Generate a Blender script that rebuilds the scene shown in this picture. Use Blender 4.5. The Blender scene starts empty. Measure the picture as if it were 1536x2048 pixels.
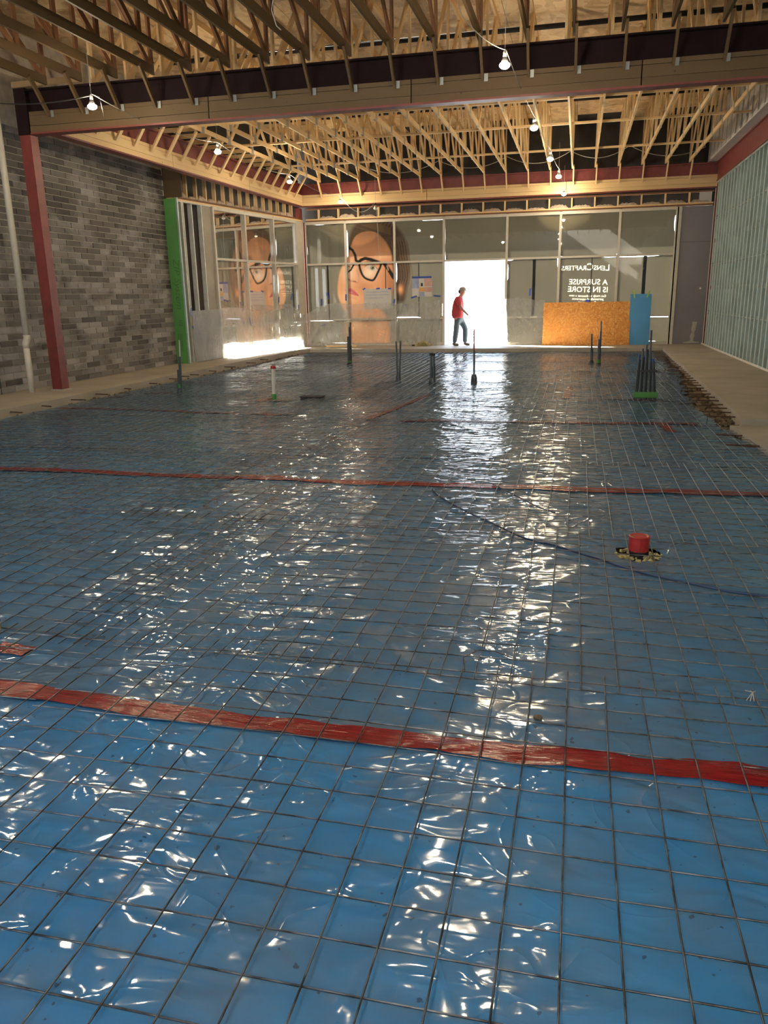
import bpy, math, random
import numpy as np
from mathutils import Vector, Matrix
random.seed(7); RS = np.random.RandomState(5)
SC = bpy.context.scene; COL = SC.collection
PI = math.pi
# ------------------------------------------------------------------ camera
F = 1560.0; H = 1.652
YAW, PIT, ROL = math.radians(13.823), math.radians(-15.422), math.radians(1.112)
RZ = Matrix.Rotation(YAW, 3, 'Z'); RX = Matrix.Rotation(PIT, 3, 'X'); RY = Matrix.Rotation(ROL, 3, 'Y')
BODY = RZ @ RX @ RY                      # body axes: x right, y forward, z up
cd = bpy.data.cameras.new('camera'); cam = bpy.data.objects.new('camera', cd); COL.objects.link(cam)
cd.sensor_fit = 'HORIZONTAL'; cd.sensor_width = 36.0; cd.lens = F / 1536 * 36.0
cd.clip_start = 0.05; cd.clip_end = 500
CM = BODY @ Matrix(((1, 0, 0), (0, 0, -1), (0, 1, 0)))
cam.matrix_world = Matrix.Translation((0, 0, H)) @ CM.to_4x4()
SC.camera = cam
# ------------------------------------------------------------------ light
SUN_STRENGTH, SKY_STRENGTH, LAMP_STRENGTH = 230.0, 9.0, 800.0
w = bpy.data.worlds.new('world'); SC.world = w; w.use_nodes = True
wn = w.node_tree; bgn = wn.nodes['Background']
tc = wn.nodes.new('ShaderNodeTexCoord'); sx = wn.nodes.new('ShaderNodeSeparateXYZ'); cr = wn.nodes.new('ShaderNodeValToRGB')
wn.links.new(tc.outputs['Generated'], sx.inputs[0]); wn.links.new(sx.outputs['Z'], cr.inputs[0]); wn.links.new(cr.outputs[0], bgn.inputs[0])
cr.color_ramp.elements[0].color = (0.86, 0.93, 1.0, 1); cr.color_ramp.elements[0].position = 0.0
cr.color_ramp.elements[1].color = (0.46, 0.68, 1.0, 1); cr.color_ramp.elements[1].position = 0.75
bgn.inputs[1].default_value = SKY_STRENGTH
sd = bpy.data.lights.new('sun', 'SUN'); sd.energy = SUN_STRENGTH; sd.angle = math.radians(0.6); sd.color = (1.0, 0.93, 0.82)
sun = bpy.data.objects.new('sun', sd); COL.objects.link(sun)
sun.rotation_euler = Vector((0.80, -0.30, -0.56)).to_track_quat('-Z', 'Y').to_euler()
sun.location = (-20, 40, 25)
def portal(name, loc, sx_, sy_, direction):
    d = bpy.data.lights.new(name, 'AREA'); d.shape = 'RECTANGLE'; d.size = sx_; d.size_y = sy_; d.cycles.is_portal = True
    o = bpy.data.objects.new(name, d); COL.objects.link(o); o.location = loc
    o.rotation_euler = Vector(direction).to_track_quat('-Z', 'Y').to_euler()
portal('door_portal', (-3.17, 25.45, 1.4), 1.95, 2.6, (0, -1, 0))
portal('rear_portal', (-6.7, -3.05, 1.85), 4.2, 3.4, (0, 1, 0))
portal('fill_gap_portal', (-1.2, -1.6, 6.70), 3.0, 2.4, (0, 0, -1))  # over an unseen roof gap, added to brighten the near plastic
vs = SC.view_settings; vs.view_transform = 'Standard'; vs.look = 'None'; vs.exposure = -0.14; vs.gamma = 1.0
vs.use_curve_mapping = False
cy = SC.cycles; cy.max_bounces = 7; cy.diffuse_bounces = 4; cy.glossy_bounces = 3; cy.transmission_bounces = 4
cy.transparent_max_bounces = 8; cy.caustics_reflective = False; cy.caustics_refractive = False
cy.sample_clamp_indirect = 6.0; cy.use_denoising = True; cy.use_adaptive_sampling = True; cy.adaptive_threshold = 0.02

# ------------------------------------------------------------------ pixel helpers (for surveying real positions)
def ray(x, y):
    return CM @ Vector(((x - 768) / F, -(y - 1024) / F, -1.0))
C0 = Vector((0, 0, H))
def onz(x, y, z): d = ray(x, y); return C0 + d * ((z - H) / d.z)
def ony(x, y, Y): d = ray(x, y); return C0 + d * (Y / d.y)
def onx(x, y, X): d = ray(x, y); return C0 + d * (X / d.x)

# ------------------------------------------------------------------ materials
MATS = {}
class NT:
    def __init__(s, name):
        s.m = bpy.data.materials.new(name); s.m.use_nodes = True; s.t = s.m.node_tree; s.n = s.t.nodes; s.l = s.t.links
        s.p = s.n['Principled BSDF']; s.out = s.n['Material Output']; MATS[name] = s.m
    def add(s, typ, **kw):
        nd = s.n.new('ShaderNode' + typ)
        for k, v in kw.items():
            if k.startswith('i_'):
                key = k[2:]; key = int(key) if key.isdigit() else key.replace('_', ' ')
                if isinstance(v, bpy.types.NodeSocket): s.l.new(v, nd.inputs[key])
                else: nd.inputs[key].default_value = v
            else: setattr(nd, k, v)
        return nd
    def ramp(s, fac, stops, interp='LINEAR'):
        r = s.add('ValToRGB'); s.l.new(fac, r.inputs[0]); e = r.color_ramp.elements; r.color_ramp.interpolation = interp
        while len(e) < len(stops): e.new(0.5)
        for q, (p, c) in zip(e, stops): q.position = p; q.color = (*c, 1) if len(c) == 3 else c
        return r.outputs[0]
    def obj(s, scale=(1, 1, 1)):
        t = s.add('TexCoord'); mp = s.add('Mapping'); s.l.new(t.outputs['Object'], mp.inputs[0]); mp.inputs['Scale'].default_value = scale
        return mp.outputs[0]
    def world(s, scale=(1, 1, 1)):
        g = s.add('NewGeometry'); mp = s.add('Mapping'); s.l.new(g.outputs['Position'], mp.inputs[0]); mp.inputs['Scale'].default_value = scale
        return mp.outputs[0]
    def noise(s, vec, scale, detail=3, rough=0.5, dist=0.0):
        n = s.add('TexNoise'); s.l.new(vec, n.inputs['Vector']); n.inputs['Scale'].default_value = scale
        n.inputs['Detail'].default_value = detail; n.inputs['Roughness'].default_value = rough; n.inputs['Distortion'].default_value = dist
        return n.outputs['Fac']
    def mix(s, fac, a, b, mode='MIX'):
        m = s.add('MixRGB', blend_type=mode)
        for k, v in ((0, fac), (1, a), (2, b)):
            if isinstance(v, bpy.types.NodeSocket): s.l.new(v, m.inputs[k])
            elif k == 0: m.inputs[0].default_value = v
            else: m.inputs[k].default_value = (*v, 1)
        return m.outputs[0]
    def math(s, op, a, b=0.0):
        m = s.add('Math', operation=op)
        for k, v in ((0, a), (1, b)):
            if isinstance(v, bpy.types.NodeSocket): s.l.new(v, m.inputs[k])
            else: m.inputs[k].default_value = v
        return m.outputs[0]
    def bump(s, h, strength=0.3, dist=0.01):
        b = s.add('Bump'); s.l.new(h, b.inputs['Height']); b.inputs['Strength'].default_value = strength; b.inputs['Distance'].default_value = dist
        s.l.new(b.outputs[0], s.p.inputs['Normal']); return b
    def set(s, base=None, rough=None, metal=None, spec=None, **kw):
        def put(k, v):
            i = s.p.inputs[k]
            if isinstance(v, bpy.types.NodeSocket): s.l.new(v, i)
            elif isinstance(v, tuple) and len(v) == 3: i.default_value = (*v, 1)
            else: i.default_value = v
        if base is not None: put('Base Color', base)
        if rough is not None: put('Roughness', rough)
        if metal is not None: put('Metallic', metal)
        if spec is not None: put('Specular IOR Level', spec)
        for k, v in kw.items(): put(k.replace('_', ' '), v)
        return s
def simple(name, c, rough=0.6, metal=0.0, var=0.12, scale=6.0, bump=0.0, **kw):
    t = NT(name); n = t.noise(t.world(), scale, 4)
    lo = tuple(x * (1 - var) for x in c); hi = tuple(min(1, x * (1 + var)) for x in c)
    t.set(t.ramp(n, [(0.3, lo), (0.7, hi)]), rough, metal, **kw)
    if bump: t.bump(t.noise(t.world(), scale * 8, 3), bump, 0.004)
    return t.m

def islandrand(t):
    oi = t.add('ObjectInfo'); g = t.add('NewGeometry')
    return t.math('FRACT', t.math('ADD', oi.outputs['Random'], g.outputs['Random Per Island']))

# blue vapour barrier
t = NT('blue_plastic'); wv = t.world()
n1 = t.noise(wv, 0.9, 4); dirt = t.noise(wv, 2.3, 5, 0.62, 0.4)
base = t.ramp(n1, [(0.3, (0.040, 0.190, 0.400)), (0.7, (0.060, 0.245, 0.480))])
pathx = t.add('SeparateXYZ'); t.l.new(wv, pathx.inputs[0])
haze = t.ramp(dirt, [(0.40, (0, 0, 0)), (0.68, (0.5, 0.5, 0.5))])
base = t.mix(haze, base, (0.12, 0.145, 0.155))
band = t.math('SUBTRACT', 1.0, t.math('MULTIPLY', t.math('ABSOLUTE', t.math('ADD', pathx.outputs[0], 3.0)), 0.75))
mud = t.math('MULTIPLY', t.math('MAXIMUM', band, 0.0), t.ramp(t.noise(wv, 3.5, 6, 0.7, 1.0), [(0.52, (0, 0, 0)), (0.62, (1, 1, 1))]))
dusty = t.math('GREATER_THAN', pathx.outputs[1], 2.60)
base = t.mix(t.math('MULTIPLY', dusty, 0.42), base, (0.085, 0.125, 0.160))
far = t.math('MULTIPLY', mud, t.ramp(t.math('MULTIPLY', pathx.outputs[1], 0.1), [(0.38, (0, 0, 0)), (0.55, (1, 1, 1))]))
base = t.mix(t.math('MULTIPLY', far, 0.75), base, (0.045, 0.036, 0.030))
spots = t.ramp(t.noise(wv, 28, 2), [(0.71, (0, 0, 0)), (0.73, (1, 1, 1))])
base = t.mix(t.math('MULTIPLY', spots, 0.6), base, (0.03, 0.03, 0.028))
t.set(base, t.ramp(dirt, [(0.35, (0.06,) * 3), (0.75, (0.20,) * 3)]), 0, 0.8, IOR=1.55)
wr = t.noise(t.world((1.0, 1.5, 1)), 3.2, 1, 0.4, 1.6); wr2 = t.noise(t.world((1, 2.0, 1)), 9, 1, 0.4, 1.0)
ridge = t.math('ABSOLUTE', t.math('SUBTRACT', t.noise(t.world((1.0, 1.2, 1)), 1.7, 0, 0.5, 2.4), 0.5))
ridge = t.math('POWER', t.math('SUBTRACT', 1.0, t.math('MINIMUM', t.math('MULTIPLY', ridge, 14.0), 1.0)), 2.0)
msk = t.ramp(t.noise(wv, 1.1, 2), [(0.42, (0.15,) * 3), (0.62, (1,) * 3)])
hh = t.math('ADD', t.math('ADD', t.math('MULTIPLY', wr, 0.8), t.math('MULTIPLY', t.math('MULTIPLY', wr2, msk), 0.20)), t.math('MULTIPLY', t.math('MULTIPLY', ridge, msk), 0.16))
t.bump(hh, 0.46, 0.038)

t = NT('red_tape'); wv = t.world((1, 8, 1)); n = t.noise(wv, 9, 4, 0.6)
t.set(t.ramp(n, [(0.3, (0.13, 0.006, 0.008)), (0.7, (0.27, 0.016, 0.017))]), 0.18, 0, 0.6); t.bump(t.noise(t.world((1, 5, 1)), 16, 3), 0.5, 0.008)

t = NT('mesh_steel'); n = t.noise(t.world(), 14, 3)
t.set(t.ramp(n, [(0.35, (0.045, 0.042, 0.040)), (0.65, (0.20, 0.205, 0.21))]), 0.32, 0.75)
t = NT('rusty_bar'); t.set(t.ramp(t.noise(t.world(), 20, 3), [(0.3, (0.035, 0.022, 0.018)), (0.7, (0.13, 0.06, 0.035))]), 0.7, 0.3)

t = NT('concrete'); wv = t.world(); n = t.noise(wv, 1.3, 6, 0.6); s2 = t.noise(t.world((0.4, 3, 1)), 3, 4)
c = t.mix(t.math('MULTIPLY', s2, 0.5), t.ramp(n, [(0.3, (0.30, 0.26, 0.205)), (0.7, (0.46, 0.41, 0.33))]), (0.36, 0.34, 0.29))
t.set(c, 0.62, 0, 0.35); t.bump(t.noise(wv, 60, 3), 0.15, 0.003)
t = NT('soil'); wv = t.world(); n = t.noise(wv, 14, 6, 0.7)
t.set(t.ramp(n, [(0.3, (0.045, 0.030, 0.018)), (0.7, (0.30, 0.22, 0.13))]), 0.95); t.bump(t.noise(wv, 30, 4), 0.9, 0.03)

# brick
t = NT('brick_face'); r = islandrand(t); wv = t.world()
c = t.ramp(r, [(0.0, (0.070, 0.062, 0.058)), (0.45, (0.120, 0.108, 0.100)), (0.8, (0.165, 0.150, 0.138)), (1.0, (0.25, 0.23, 0.215))])
eff = t.noise(t.world((1, 1.3, 2.2)), 0.9, 4, 0.6, 0.3)
sp = t.add('SeparateXYZ'); t.l.new(wv, sp.inputs[0])
lowz = t.ramp(t.math('MULTIPLY', sp.outputs[2], 0.22), [(0.0, (0.17,) * 3), (0.5, (0.10,) * 3), (0.75, (0.0,) * 3)])
whit = t.math('ADD', eff, lowz); whit = t.ramp(whit, [(0.47, (0, 0, 0)), (0.66, (0.8,) * 3)])
r2 = t.math('FRACT', t.math('MULTIPLY', r, 7.31)); whit = t.math('MULTIPLY', whit, t.ramp(r2, [(0.1, (0.1,) * 3), (0.9, (1,) * 3)]))
c = t.mix(whit, c, (0.50, 0.48, 0.48)); c = t.mix(t.math('MULTIPLY', t.noise(wv, 40, 3), 0.35), c, (0.05, 0.045, 0.04))
t.set(c, 0.88, 0, 0.25); t.bump(t.noise(wv, 70, 3), 0.4, 0.004)
simple('mortar', (0.50, 0.46, 0.40), 0.92, var=0.2, bump=0.4)

# timber
def wood(name, a, b, dark, rough=0.62):
    t = NT(name); g = t.add('NewGeometry')
    v = t.obj((1, 1, 1)); nz = t.noise(v, 3.0, 3, 0.6); gr = t.add('TexWave', bands_direction='DIAGONAL')
    t.l.new(t.obj((14, 2.0, 14)), gr.inputs[0]); gr.inputs['Scale'].default_value = 1.6; gr.inputs['Distortion'].default_value = 5.0
    c = t.mix(t.math('MULTIPLY', gr.outputs['Fac'], 0.55), a, b); c = t.mix(t.math('MULTIPLY', nz, 0.35), c, dark)
    oi = t.add('ObjectInfo'); c2 = t.mix(t.math('MULTIPLY', oi.outputs['Random'], 0.35), c, dark)
    kn = t.add('TexVoronoi'); t.l.new(t.obj((1, 1, 1)), kn.inputs['Vector']); kn.inputs['Scale'].default_value = 3.2
    c2 = t.mix(t.ramp(kn.outputs['Distance'], [(0.02, (0.8,) * 3), (0.07, (0,) * 3)]), c2, tuple(x * 0.35 for x in dark))
    t.set(c2, rough, 0, 0.3); return t.m
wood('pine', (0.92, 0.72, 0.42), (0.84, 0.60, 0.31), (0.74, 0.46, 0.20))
wood('pine_shaded', (0.125, 0.083, 0.040), (0.085, 0.055, 0.025), (0.06, 0.034, 0.014))  # pine darkened in its colour to stand in for near-bay shade
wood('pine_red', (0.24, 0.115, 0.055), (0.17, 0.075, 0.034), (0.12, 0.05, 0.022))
def osb(name, cols, sc=1.0):
    t = NT(name); v = t.world((1, 1, 1)); vo = t.add('TexVoronoi', feature='F1')
    ds = t.add('TexNoise'); t.l.new(v, ds.inputs['Vector']); ds.inputs['Scale'].default_value = 4 * sc
    vm = t.add('VectorMath', operation='ADD'); t.l.new(v, vm.inputs[0]); t.l.new(ds.outputs['Color'], vm.inputs[1])
    mp = t.add('Mapping'); t.l.new(vm.outputs[0], mp.inputs[0]); mp.inputs['Scale'].default_value = (1, 0.6, 1)
    t.l.new(mp.outputs[0], vo.inputs['Vector']); vo.inputs['Scale'].default_value = 20 * sc
    c = t.ramp(vo.outputs['Color'], [(0.1, cols[0]), (0.5, cols[1]), (0.9, cols[2])])
    c = t.mix(t.math('MULTIPLY', t.noise(v, 50 * sc, 2), 0.3), c, cols[0])
    t.set(c, 0.6, 0, 0.3); return t
osb('osb_deck', [(0.60, 0.40, 0.20), (0.80, 0.58, 0.32), (0.90, 0.72, 0.46)], 0.35)
osb('osb_board', [(0.46, 0.17, 0.035), (0.70, 0.31, 0.07), (0.88, 0.50, 0.17)], 0.9)
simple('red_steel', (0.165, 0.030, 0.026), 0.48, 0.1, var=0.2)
simple('shaded_steel', (0.010, 0.004, 0.005), 0.8, 0.0, var=0.2, spec=0.15)  # near beam's red steel with the unlit bay's shade put into its colour
simple('galvanised', (0.42, 0.53, 0.52), 0.45, 0.35, var=0.25, scale=2); simple('stud_edge_lit', (0.66, 0.76, 0.73), 0.4, 0.0, var=.05)  # edges paler than the web: shading contrast put into the colours
simple('gusset_steel', (0.42, 0.45, 0.45), 0.4, 0.6)
simple('glass_mat_board', (0.30, 0.38, 0.36), 0.8, var=0.1)
simple('aluminium', (0.60, 0.56, 0.48), 0.45, 0.1, var=0.05)
simple('white_metal', (0.72, 0.72, 0.68), 0.5)
simple('dark_metal', (0.012, 0.012, 0.013), 0.8, 0.0)
simple('black_rubber', (0.012, 0.012, 0.014), 0.55)
simple('pvc_grey', (0.055, 0.068, 0.080), 0.35, var=0.1)
simple('pvc_white', (0.66, 0.62, 0.52), 0.4, var=0.06)
simple('green_tape', (0.05, 0.20, 0.03), 0.5)
simple('lime_tape', (0.38, 0.62, 0.05), 0.5)
simple('blue_tape', (0.03, 0.07, 0.36), 0.5)
simple('blue_board', (0.060, 0.27, 0.56), 0.5, var=0.06, scale=2)
simple('blue_hose', (0.010, 0.035, 0.10), 0.4)
simple('green_sheathing', (0.10, 0.31, 0.075), 0.6, var=0.1, scale=2)
simple('faded_print', (0.055, 0.18, 0.045), 0.6)
simple('grey_board', (0.205, 0.200, 0.225), 0.75, var=0.08, scale=1.2)
simple('plaster_smear', (0.42, 0.42, 0.36), 0.9)
simple('felt_black', (0.022, 0.020, 0.019), 0.7, var=0.4, scale=3, bump=0.8)
simple('insulation', (0.52, 0.42, 0.34), 0.95, var=0.25, scale=12, bump=0.9)
simple('white_wrap', (0.62, 0.60, 0.57), 0.5, var=0.08, scale=1.5)
simple('paper_white', (0.66, 0.64, 0.62), 0.8, var=0.03)
simple('paper_pink', (0.62, 0.40, 0.34), 0.8)
simple('paper_blue', (0.34, 0.40, 0.58), 0.8)
simple('paper_orange', (0.75, 0.42, 0.16), 0.8)
simple('exterior_render', (0.55, 0.52, 0.47), 0.9)
simple('asphalt', (0.62, 0.60, 0.56), 0.9, scale=1)
simple('cord_grey', (0.45, 0.44, 0.42), 0.5)
simple('black_cord', (0.02, 0.02, 0.02), 0.5)
simple('mud', (0.13, 0.095, 0.055), 0.95, bump=0.8)
simple('red_paint', (0.33, 0.020, 0.018), 0.42, var=0.2, scale=20)
simple('straw', (0.52, 0.44, 0.20), 0.8, var=0.4, scale=20)
simple('denim', (0.09, 0.13, 0.17), 0.85)
simple('red_cloth', (0.42, 0.045, 0.055), 0.85)
simple('skin', (0.45, 0.24, 0.17), 0.6)
simple('hair', (0.05, 0.032, 0.022), 0.8)
simple('cap_cloth', (0.30, 0.25, 0.22), 0.8)
simple('boot', (0.16, 0.13, 0.11), 0.7)
t = NT('lamp_glow'); e = t.add('Emission'); e.inputs[0].default_value = (1.0, 0.82, 0.56, 1); e.inputs[1].default_value = LAMP_STRENGTH
t.l.new(e.outputs[0], t.out.inputs[0])
# window glass: fresnel mirror over clear
t = NT('window_glass'); fr = t.add('Fresnel'); fr.inputs[0].default_value = 1.5
tr = t.add('BsdfTransparent'); gl = t.add('BsdfGlossy'); gl.inputs['Roughness'].default_value = 0.015
mx = t.add('MixShader'); t.l.new(t.math('MULTIPLY', fr.outputs[0], 0.9), mx.inputs[0]); t.l.new(tr.outputs[0], mx.inputs[1]); t.l.new(gl.outputs[0], mx.inputs[2]); t.l.new(mx.outputs[0], t.out.inputs[0])
# translucent printed film (colour attribute) : diffuse reflection + transmission
t = NT('window_film'); ca = t.add('VertexColor'); ca.layer_name = 'Col'
df = t.add('BsdfDiffuse'); tl = t.add('BsdfTranslucent'); t.l.new(ca.outputs[0], df.inputs[0]); t.l.new(t.mix(ca.outputs['Alpha'], t.mix(1.0, ca.outputs[0], (0.030, 0.030, 0.030), 'MULTIPLY'), (0.075, 0.068, 0.05)), tl.inputs[0])
ad = t.add('AddShader'); t.l.new(df.outputs[0], ad.inputs[0]); t.l.new(tl.outputs[0], ad.inputs[1]); t.l.new(ad.outputs[0], t.out.inputs[0])
t = NT('letter_film'); df = t.add('BsdfDiffuse'); tl = t.add('BsdfTranslucent'); df.inputs[0].default_value = (.4, .4, .36, 1); tl.inputs[0].default_value = (0.75, 0.72, 0.58, 1)
ad = t.add('AddShader'); t.l.new(df.outputs[0], ad.inputs[0]); t.l.new(tl.outputs[0], ad.inputs[1]); t.l.new(ad.outputs[0], t.out.inputs[0])
def poly(name, clear, bump=0.5, tint=(0.80, 0.80, 0.76)):
    t = NT(name); tr = t.add('BsdfTransparent'); df = t.add('BsdfDiffuse'); tl = t.add('BsdfTranslucent'); gl = t.add('BsdfGlossy')
    df.inputs[0].default_value = (*tint, 1); tl.inputs[0].default_value = (*[x * 0.9 for x in tint], 1); gl.inputs['Roughness'].default_value = 0.22
    b = t.add('Bump'); t.l.new(t.noise(t.world(), 9, 5, 0.6, 1.5), b.inputs['Height']); b.inputs['Strength'].default_value = bump; b.inputs['Distance'].default_value = 0.03
    for q in (df, tl, gl): t.l.new(b.outputs[0], q.inputs['Normal'])
    a = t.add('MixShader'); a.inputs[0].default_value = 0.55; t.l.new(df.outputs[0], a.inputs[1]); t.l.new(tl.outputs[0], a.inputs[2])
    g = t.add('MixShader'); g.inputs[0].default_value = 0.14; t.l.new(a.outputs[0], g.inputs[1]); t.l.new(gl.outputs[0], g.inputs[2])
    m = t.add('MixShader'); fac = t.ramp(t.noise(t.world((1, 1, 0.5)), 3, 4, 0.6, 1.0), [(0.3, (clear + .12,) * 3), (0.7, (clear - .12,) * 3)])
    t.l.new(fac, m.inputs[0]); t.l.new(g.outputs[0], m.inputs[1]); t.l.new(tr.outputs[0], m.inputs[2]); t.l.new(m.outputs[0], t.out.inputs[0])
poly('clear_poly', 0.60); poly('milky_poly', 0.12, 0.9, (0.62, 0.62, 0.60))

# ------------------------------------------------------------------ mesh helpers
class MB:
    def __init__(s): s.v = []; s.f = []
    def box(s, c, d, rot=None):
        i = len(s.v); x, y, z = d[0] / 2, d[1] / 2, d[2] / 2
        for a in (-x, x):
            for b in (-y, y):
                for e in (-z, z):
                    p = Vector((a, b, e))
                    if rot is not None: p = rot @ p
                    s.v.append((p.x + c[0], p.y + c[1], p.z + c[2]))
        s.f += [tuple(i + k for k in q) for q in ((0, 1, 3, 2), (4, 6, 7, 5), (0, 4, 5, 1), (2, 3, 7, 6), (0, 2, 6, 4), (1, 5, 7, 3))]
        return s
    def bb(s, a, b): return s.box([(a[i] + b[i]) / 2 for i in range(3)], [abs(b[i] - a[i]) for i in range(3)])
    def bar(s, a, b, wx, wz, up=(0, 0, 1)):
        a = Vector(a); b = Vector(b); d = b - a; L = d.length; d.normalize(); u = Vector(up)
        if abs(d.dot(u)) > 0.98: u = Vector((0, 1, 0))
        sd_ = d.cross(u).normalized(); u2 = sd_.cross(d)
        return s.box((a + b) / 2, (wx, L, wz), Matrix((sd_, d, u2)).transposed())
    def tube(s, pts, r, n=8, cap=True):
        i0 = len(s.v); pts = [Vector(p) for p in pts]; m = len(pts); rr = r if isinstance(r, (list, tuple)) else [r] * m
        pu = None
        for k, p in enumerate(pts):
            d = (pts[min(k + 1, m - 1)] - pts[max(k - 1, 0)]).normalized()
            u = Vector((0, 0, 1)) if abs(d.z) < 0.9 else Vector((1, 0, 0))
            if pu is not None and (pu - d * pu.dot(d)).length > 0.1: u = pu
            u = (u - d * u.dot(d)).normalized(); pu = u; w_ = d.cross(u)
            for j in range(n):
                a = 2 * PI * j / n; q = p + (u * math.cos(a) + w_ * math.sin(a)) * rr[k]; s.v.append(tuple(q))
        for k in range(m - 1):
            for j in range(n):
                a = i0 + k * n + j; b = i0 + k * n + (j + 1) % n; s.f.append((a, b, b + n, a + n))
        if cap:
            s.f.append(tuple(i0 + j for j in reversed(range(n)))); s.f.append(tuple(i0 + (m - 1) * n + j for j in range(n)))
        return s
    def lathe(s, c, prof, n=16):
        i0 = len(s.v); m = len(prof)
        for r, z in prof:
            for j in range(n): a = 2 * PI * j / n; s.v.append((c[0] + r * math.cos(a), c[1] + r * math.sin(a), c[2] + z))
        for k in range(m - 1):
            for j in range(n):
                a = i0 + k * n + j; b = i0 + k * n + (j + 1) % n; s.f.append((a, b, b + n, a + n))
        s.f.append(tuple(i0 + j for j in reversed(range(n)))); s.f.append(tuple(i0 + (m - 1) * n + j for j in range(n)))
        return s
    def mesh(s, name, mat, smooth=False):
        me = bpy.data.meshes.new(name); me.from_pydata(s.v, [], s.f); me.materials.append(MATS[mat])
        if smooth: me.polygons.foreach_set('use_smooth', [True] * len(me.polygons))
        me.update(); return me
    def obj(s, name, mat, parent=None, smooth=False, **kw):
        return link(name, s.mesh(name, mat, smooth), parent, **kw)
def link(name, me, parent=None, loc=None, **kw):
    o = bpy.data.objects.new(name, me); COL.objects.link(o)
    if parent is not None:
        o.parent = parent
        if loc is None and parent.type == 'EMPTY' or loc is None and True:
            o.matrix_parent_inverse = Matrix.Identity(4)
            pw = world_loc(parent); o.location = -pw
    if loc is not None: o.location = loc
    for k, v in kw.items(): o[k] = v
    return o
WL = {}
def world_loc(o):
    v = Vector((0, 0, 0))
    while o is not None: v = v + o.location; o = o.parent
    return v
# all meshes are written in world coordinates; a child undoes its parent's offset (parents are never rotated)
def thing(name, label, cat, loc=(0, 0, 0), group=None):
    o = bpy.data.objects.new(name, None); COL.objects.link(o); o.location = loc; o.empty_display_size = 0.2
    o['label'] = label; o['category'] = cat
    if group: o['group'] = group
    return o
def tag(o, label, cat, group=None):
    o['label'] = label; o['category'] = cat
    if group: o['group'] = group
    return o
def struct(name, loc=(0, 0, 0), label=None):
    o = bpy.data.objects.new(name, None); COL.objects.link(o); o.location = loc; o['kind'] = 'structure'
    if label: o['label'] = label
    return o
def smesh(mb, name, mat, label=None, **kw):
    o = mb.obj(name, mat, None, **kw); o['kind'] = 'structure'
    if label: o['label'] = label
    return o
def grid_mesh(name, P, mat, smooth=True, cols=None):
    """P: (m,n,3) array"""
    m, n = P.shape[:2]; me = bpy.data.meshes.new(name)
    idx = np.arange(m * n).reshape(m, n)
    q = np.stack([idx[:-1, :-1], idx[:-1, 1:], idx[1:, 1:], idx[1:, :-1]], -1).reshape(-1, 4)
    me.vertices.add(m * n); me.vertices.foreach_set('co', P.reshape(-1).astype(np.float32))
    me.loops.add(q.size); me.loops.foreach_set('vertex_index', q.reshape(-1).astype(np.int32))
    me.polygons.add(len(q)); me.polygons.foreach_set('loop_start', np.arange(0, q.size, 4, dtype=np.int32))
    me.polygons.foreach_set('use_smooth', np.full(len(q), smooth))
    me.update(calc_edges=True); me.materials.append(MATS[mat])
    if cols is not None:
        a = me.color_attributes.new('Col', 'FLOAT_COLOR', 'POINT'); cc = np.zeros((m * n, 4), np.float32); cc[:, :cols.shape[-1]] = cols.reshape(m * n, -1); a.data.foreach_set('color', cc.reshape(-1))
    return me
# numpy value noise
_T = RS.rand(256, 256).astype(np.float32)
def vn(x, y):
    xi = np.floor(x).astype(int); yi = np.floor(y).astype(int); fx = x - xi; fy = y - yi
    fx = fx * fx * fx * (fx * (fx * 6 - 15) + 10); fy = fy * fy * fy * (fy * (fy * 6 - 15) + 10)
    g = lambda a, b: _T[a & 255, b & 255]
    return (g(xi, yi) * (1 - fx) + g(xi + 1, yi) * fx) * (1 - fy) + (g(xi, yi + 1) * (1 - fx) + g(xi + 1, yi + 1) * fx) * fy
def fbm(x, y, o=4):
    s = 0; a = 0.5
    for k in range(o): s = s + a * vn(x * 2 ** k + 17.3 * k, y * 2 ** k + 5.1 * k); a *= 0.5
    return s
ORD = ['first', 'second', 'third', 'fourth', 'fifth', 'sixth', 'seventh', 'eighth', 'ninth', 'tenth', 'eleventh', 'twelfth', 'thirteenth', 'fourteenth',
       'fifteenth', 'sixteenth', 'seventeenth', 'eighteenth', 'nineteenth', 'twentieth', 'twenty-first', 'twenty-second']

# ================================================================== GROUND AND SLABS
S = 0.12                                  # top of the perimeter slab above the blue plastic
YB = 12.47                                # front face of the near beam
smesh(MB().bb((-12, -4, -0.30), (4.6, 26, -0.035)), 'floor', 'soil', 'bare brown soil under and beside the plastic')
smesh(MB().bb((-70, -60, -0.42), (70, 90, -0.31)), 'ground', 'asphalt', 'bright pavement outside the building')
def slab(pts, z0, z1, name='concrete_slab', label=''):
    n = len(pts); mb = MB(); mb.v = [(x, y, z0) for x, y in pts] + [(x, y, z1) for x, y in pts]
    mb.f = [tuple(reversed(range(n))), tuple(range(n, 2 * n))] + [(i, (i + 1) % n, n + (i + 1) % n, n + i) for i in range(n)]
    return smesh(mb, name, 'concrete', label)
jl = [(-8.36 + 0.05 * math.sin(k * 2.1) + 0.02 * random.uniform(-1, 1), -3.0 + k * 0.9) for k in range(30)]
slabL = slab([(-11.0, -3.0)] + jl + [(-8.10, 23.62), (-8.10, 25.6), (-11.0, 25.6)], -0.05, S, label='concrete ledge along the brick wall')
slabF = slab([(-8.10, 23.60), (2.36, 23.60), (2.36, 25.8), (-8.10, 25.8)], -0.05, S, label='concrete ledge under the storefront')
jr = [(2.36 - 0.035 * k * 0.6 + 0.02 * random.uniform(-1, 1), 23.6 - k * 0.9) for k in range(15)]
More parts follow.
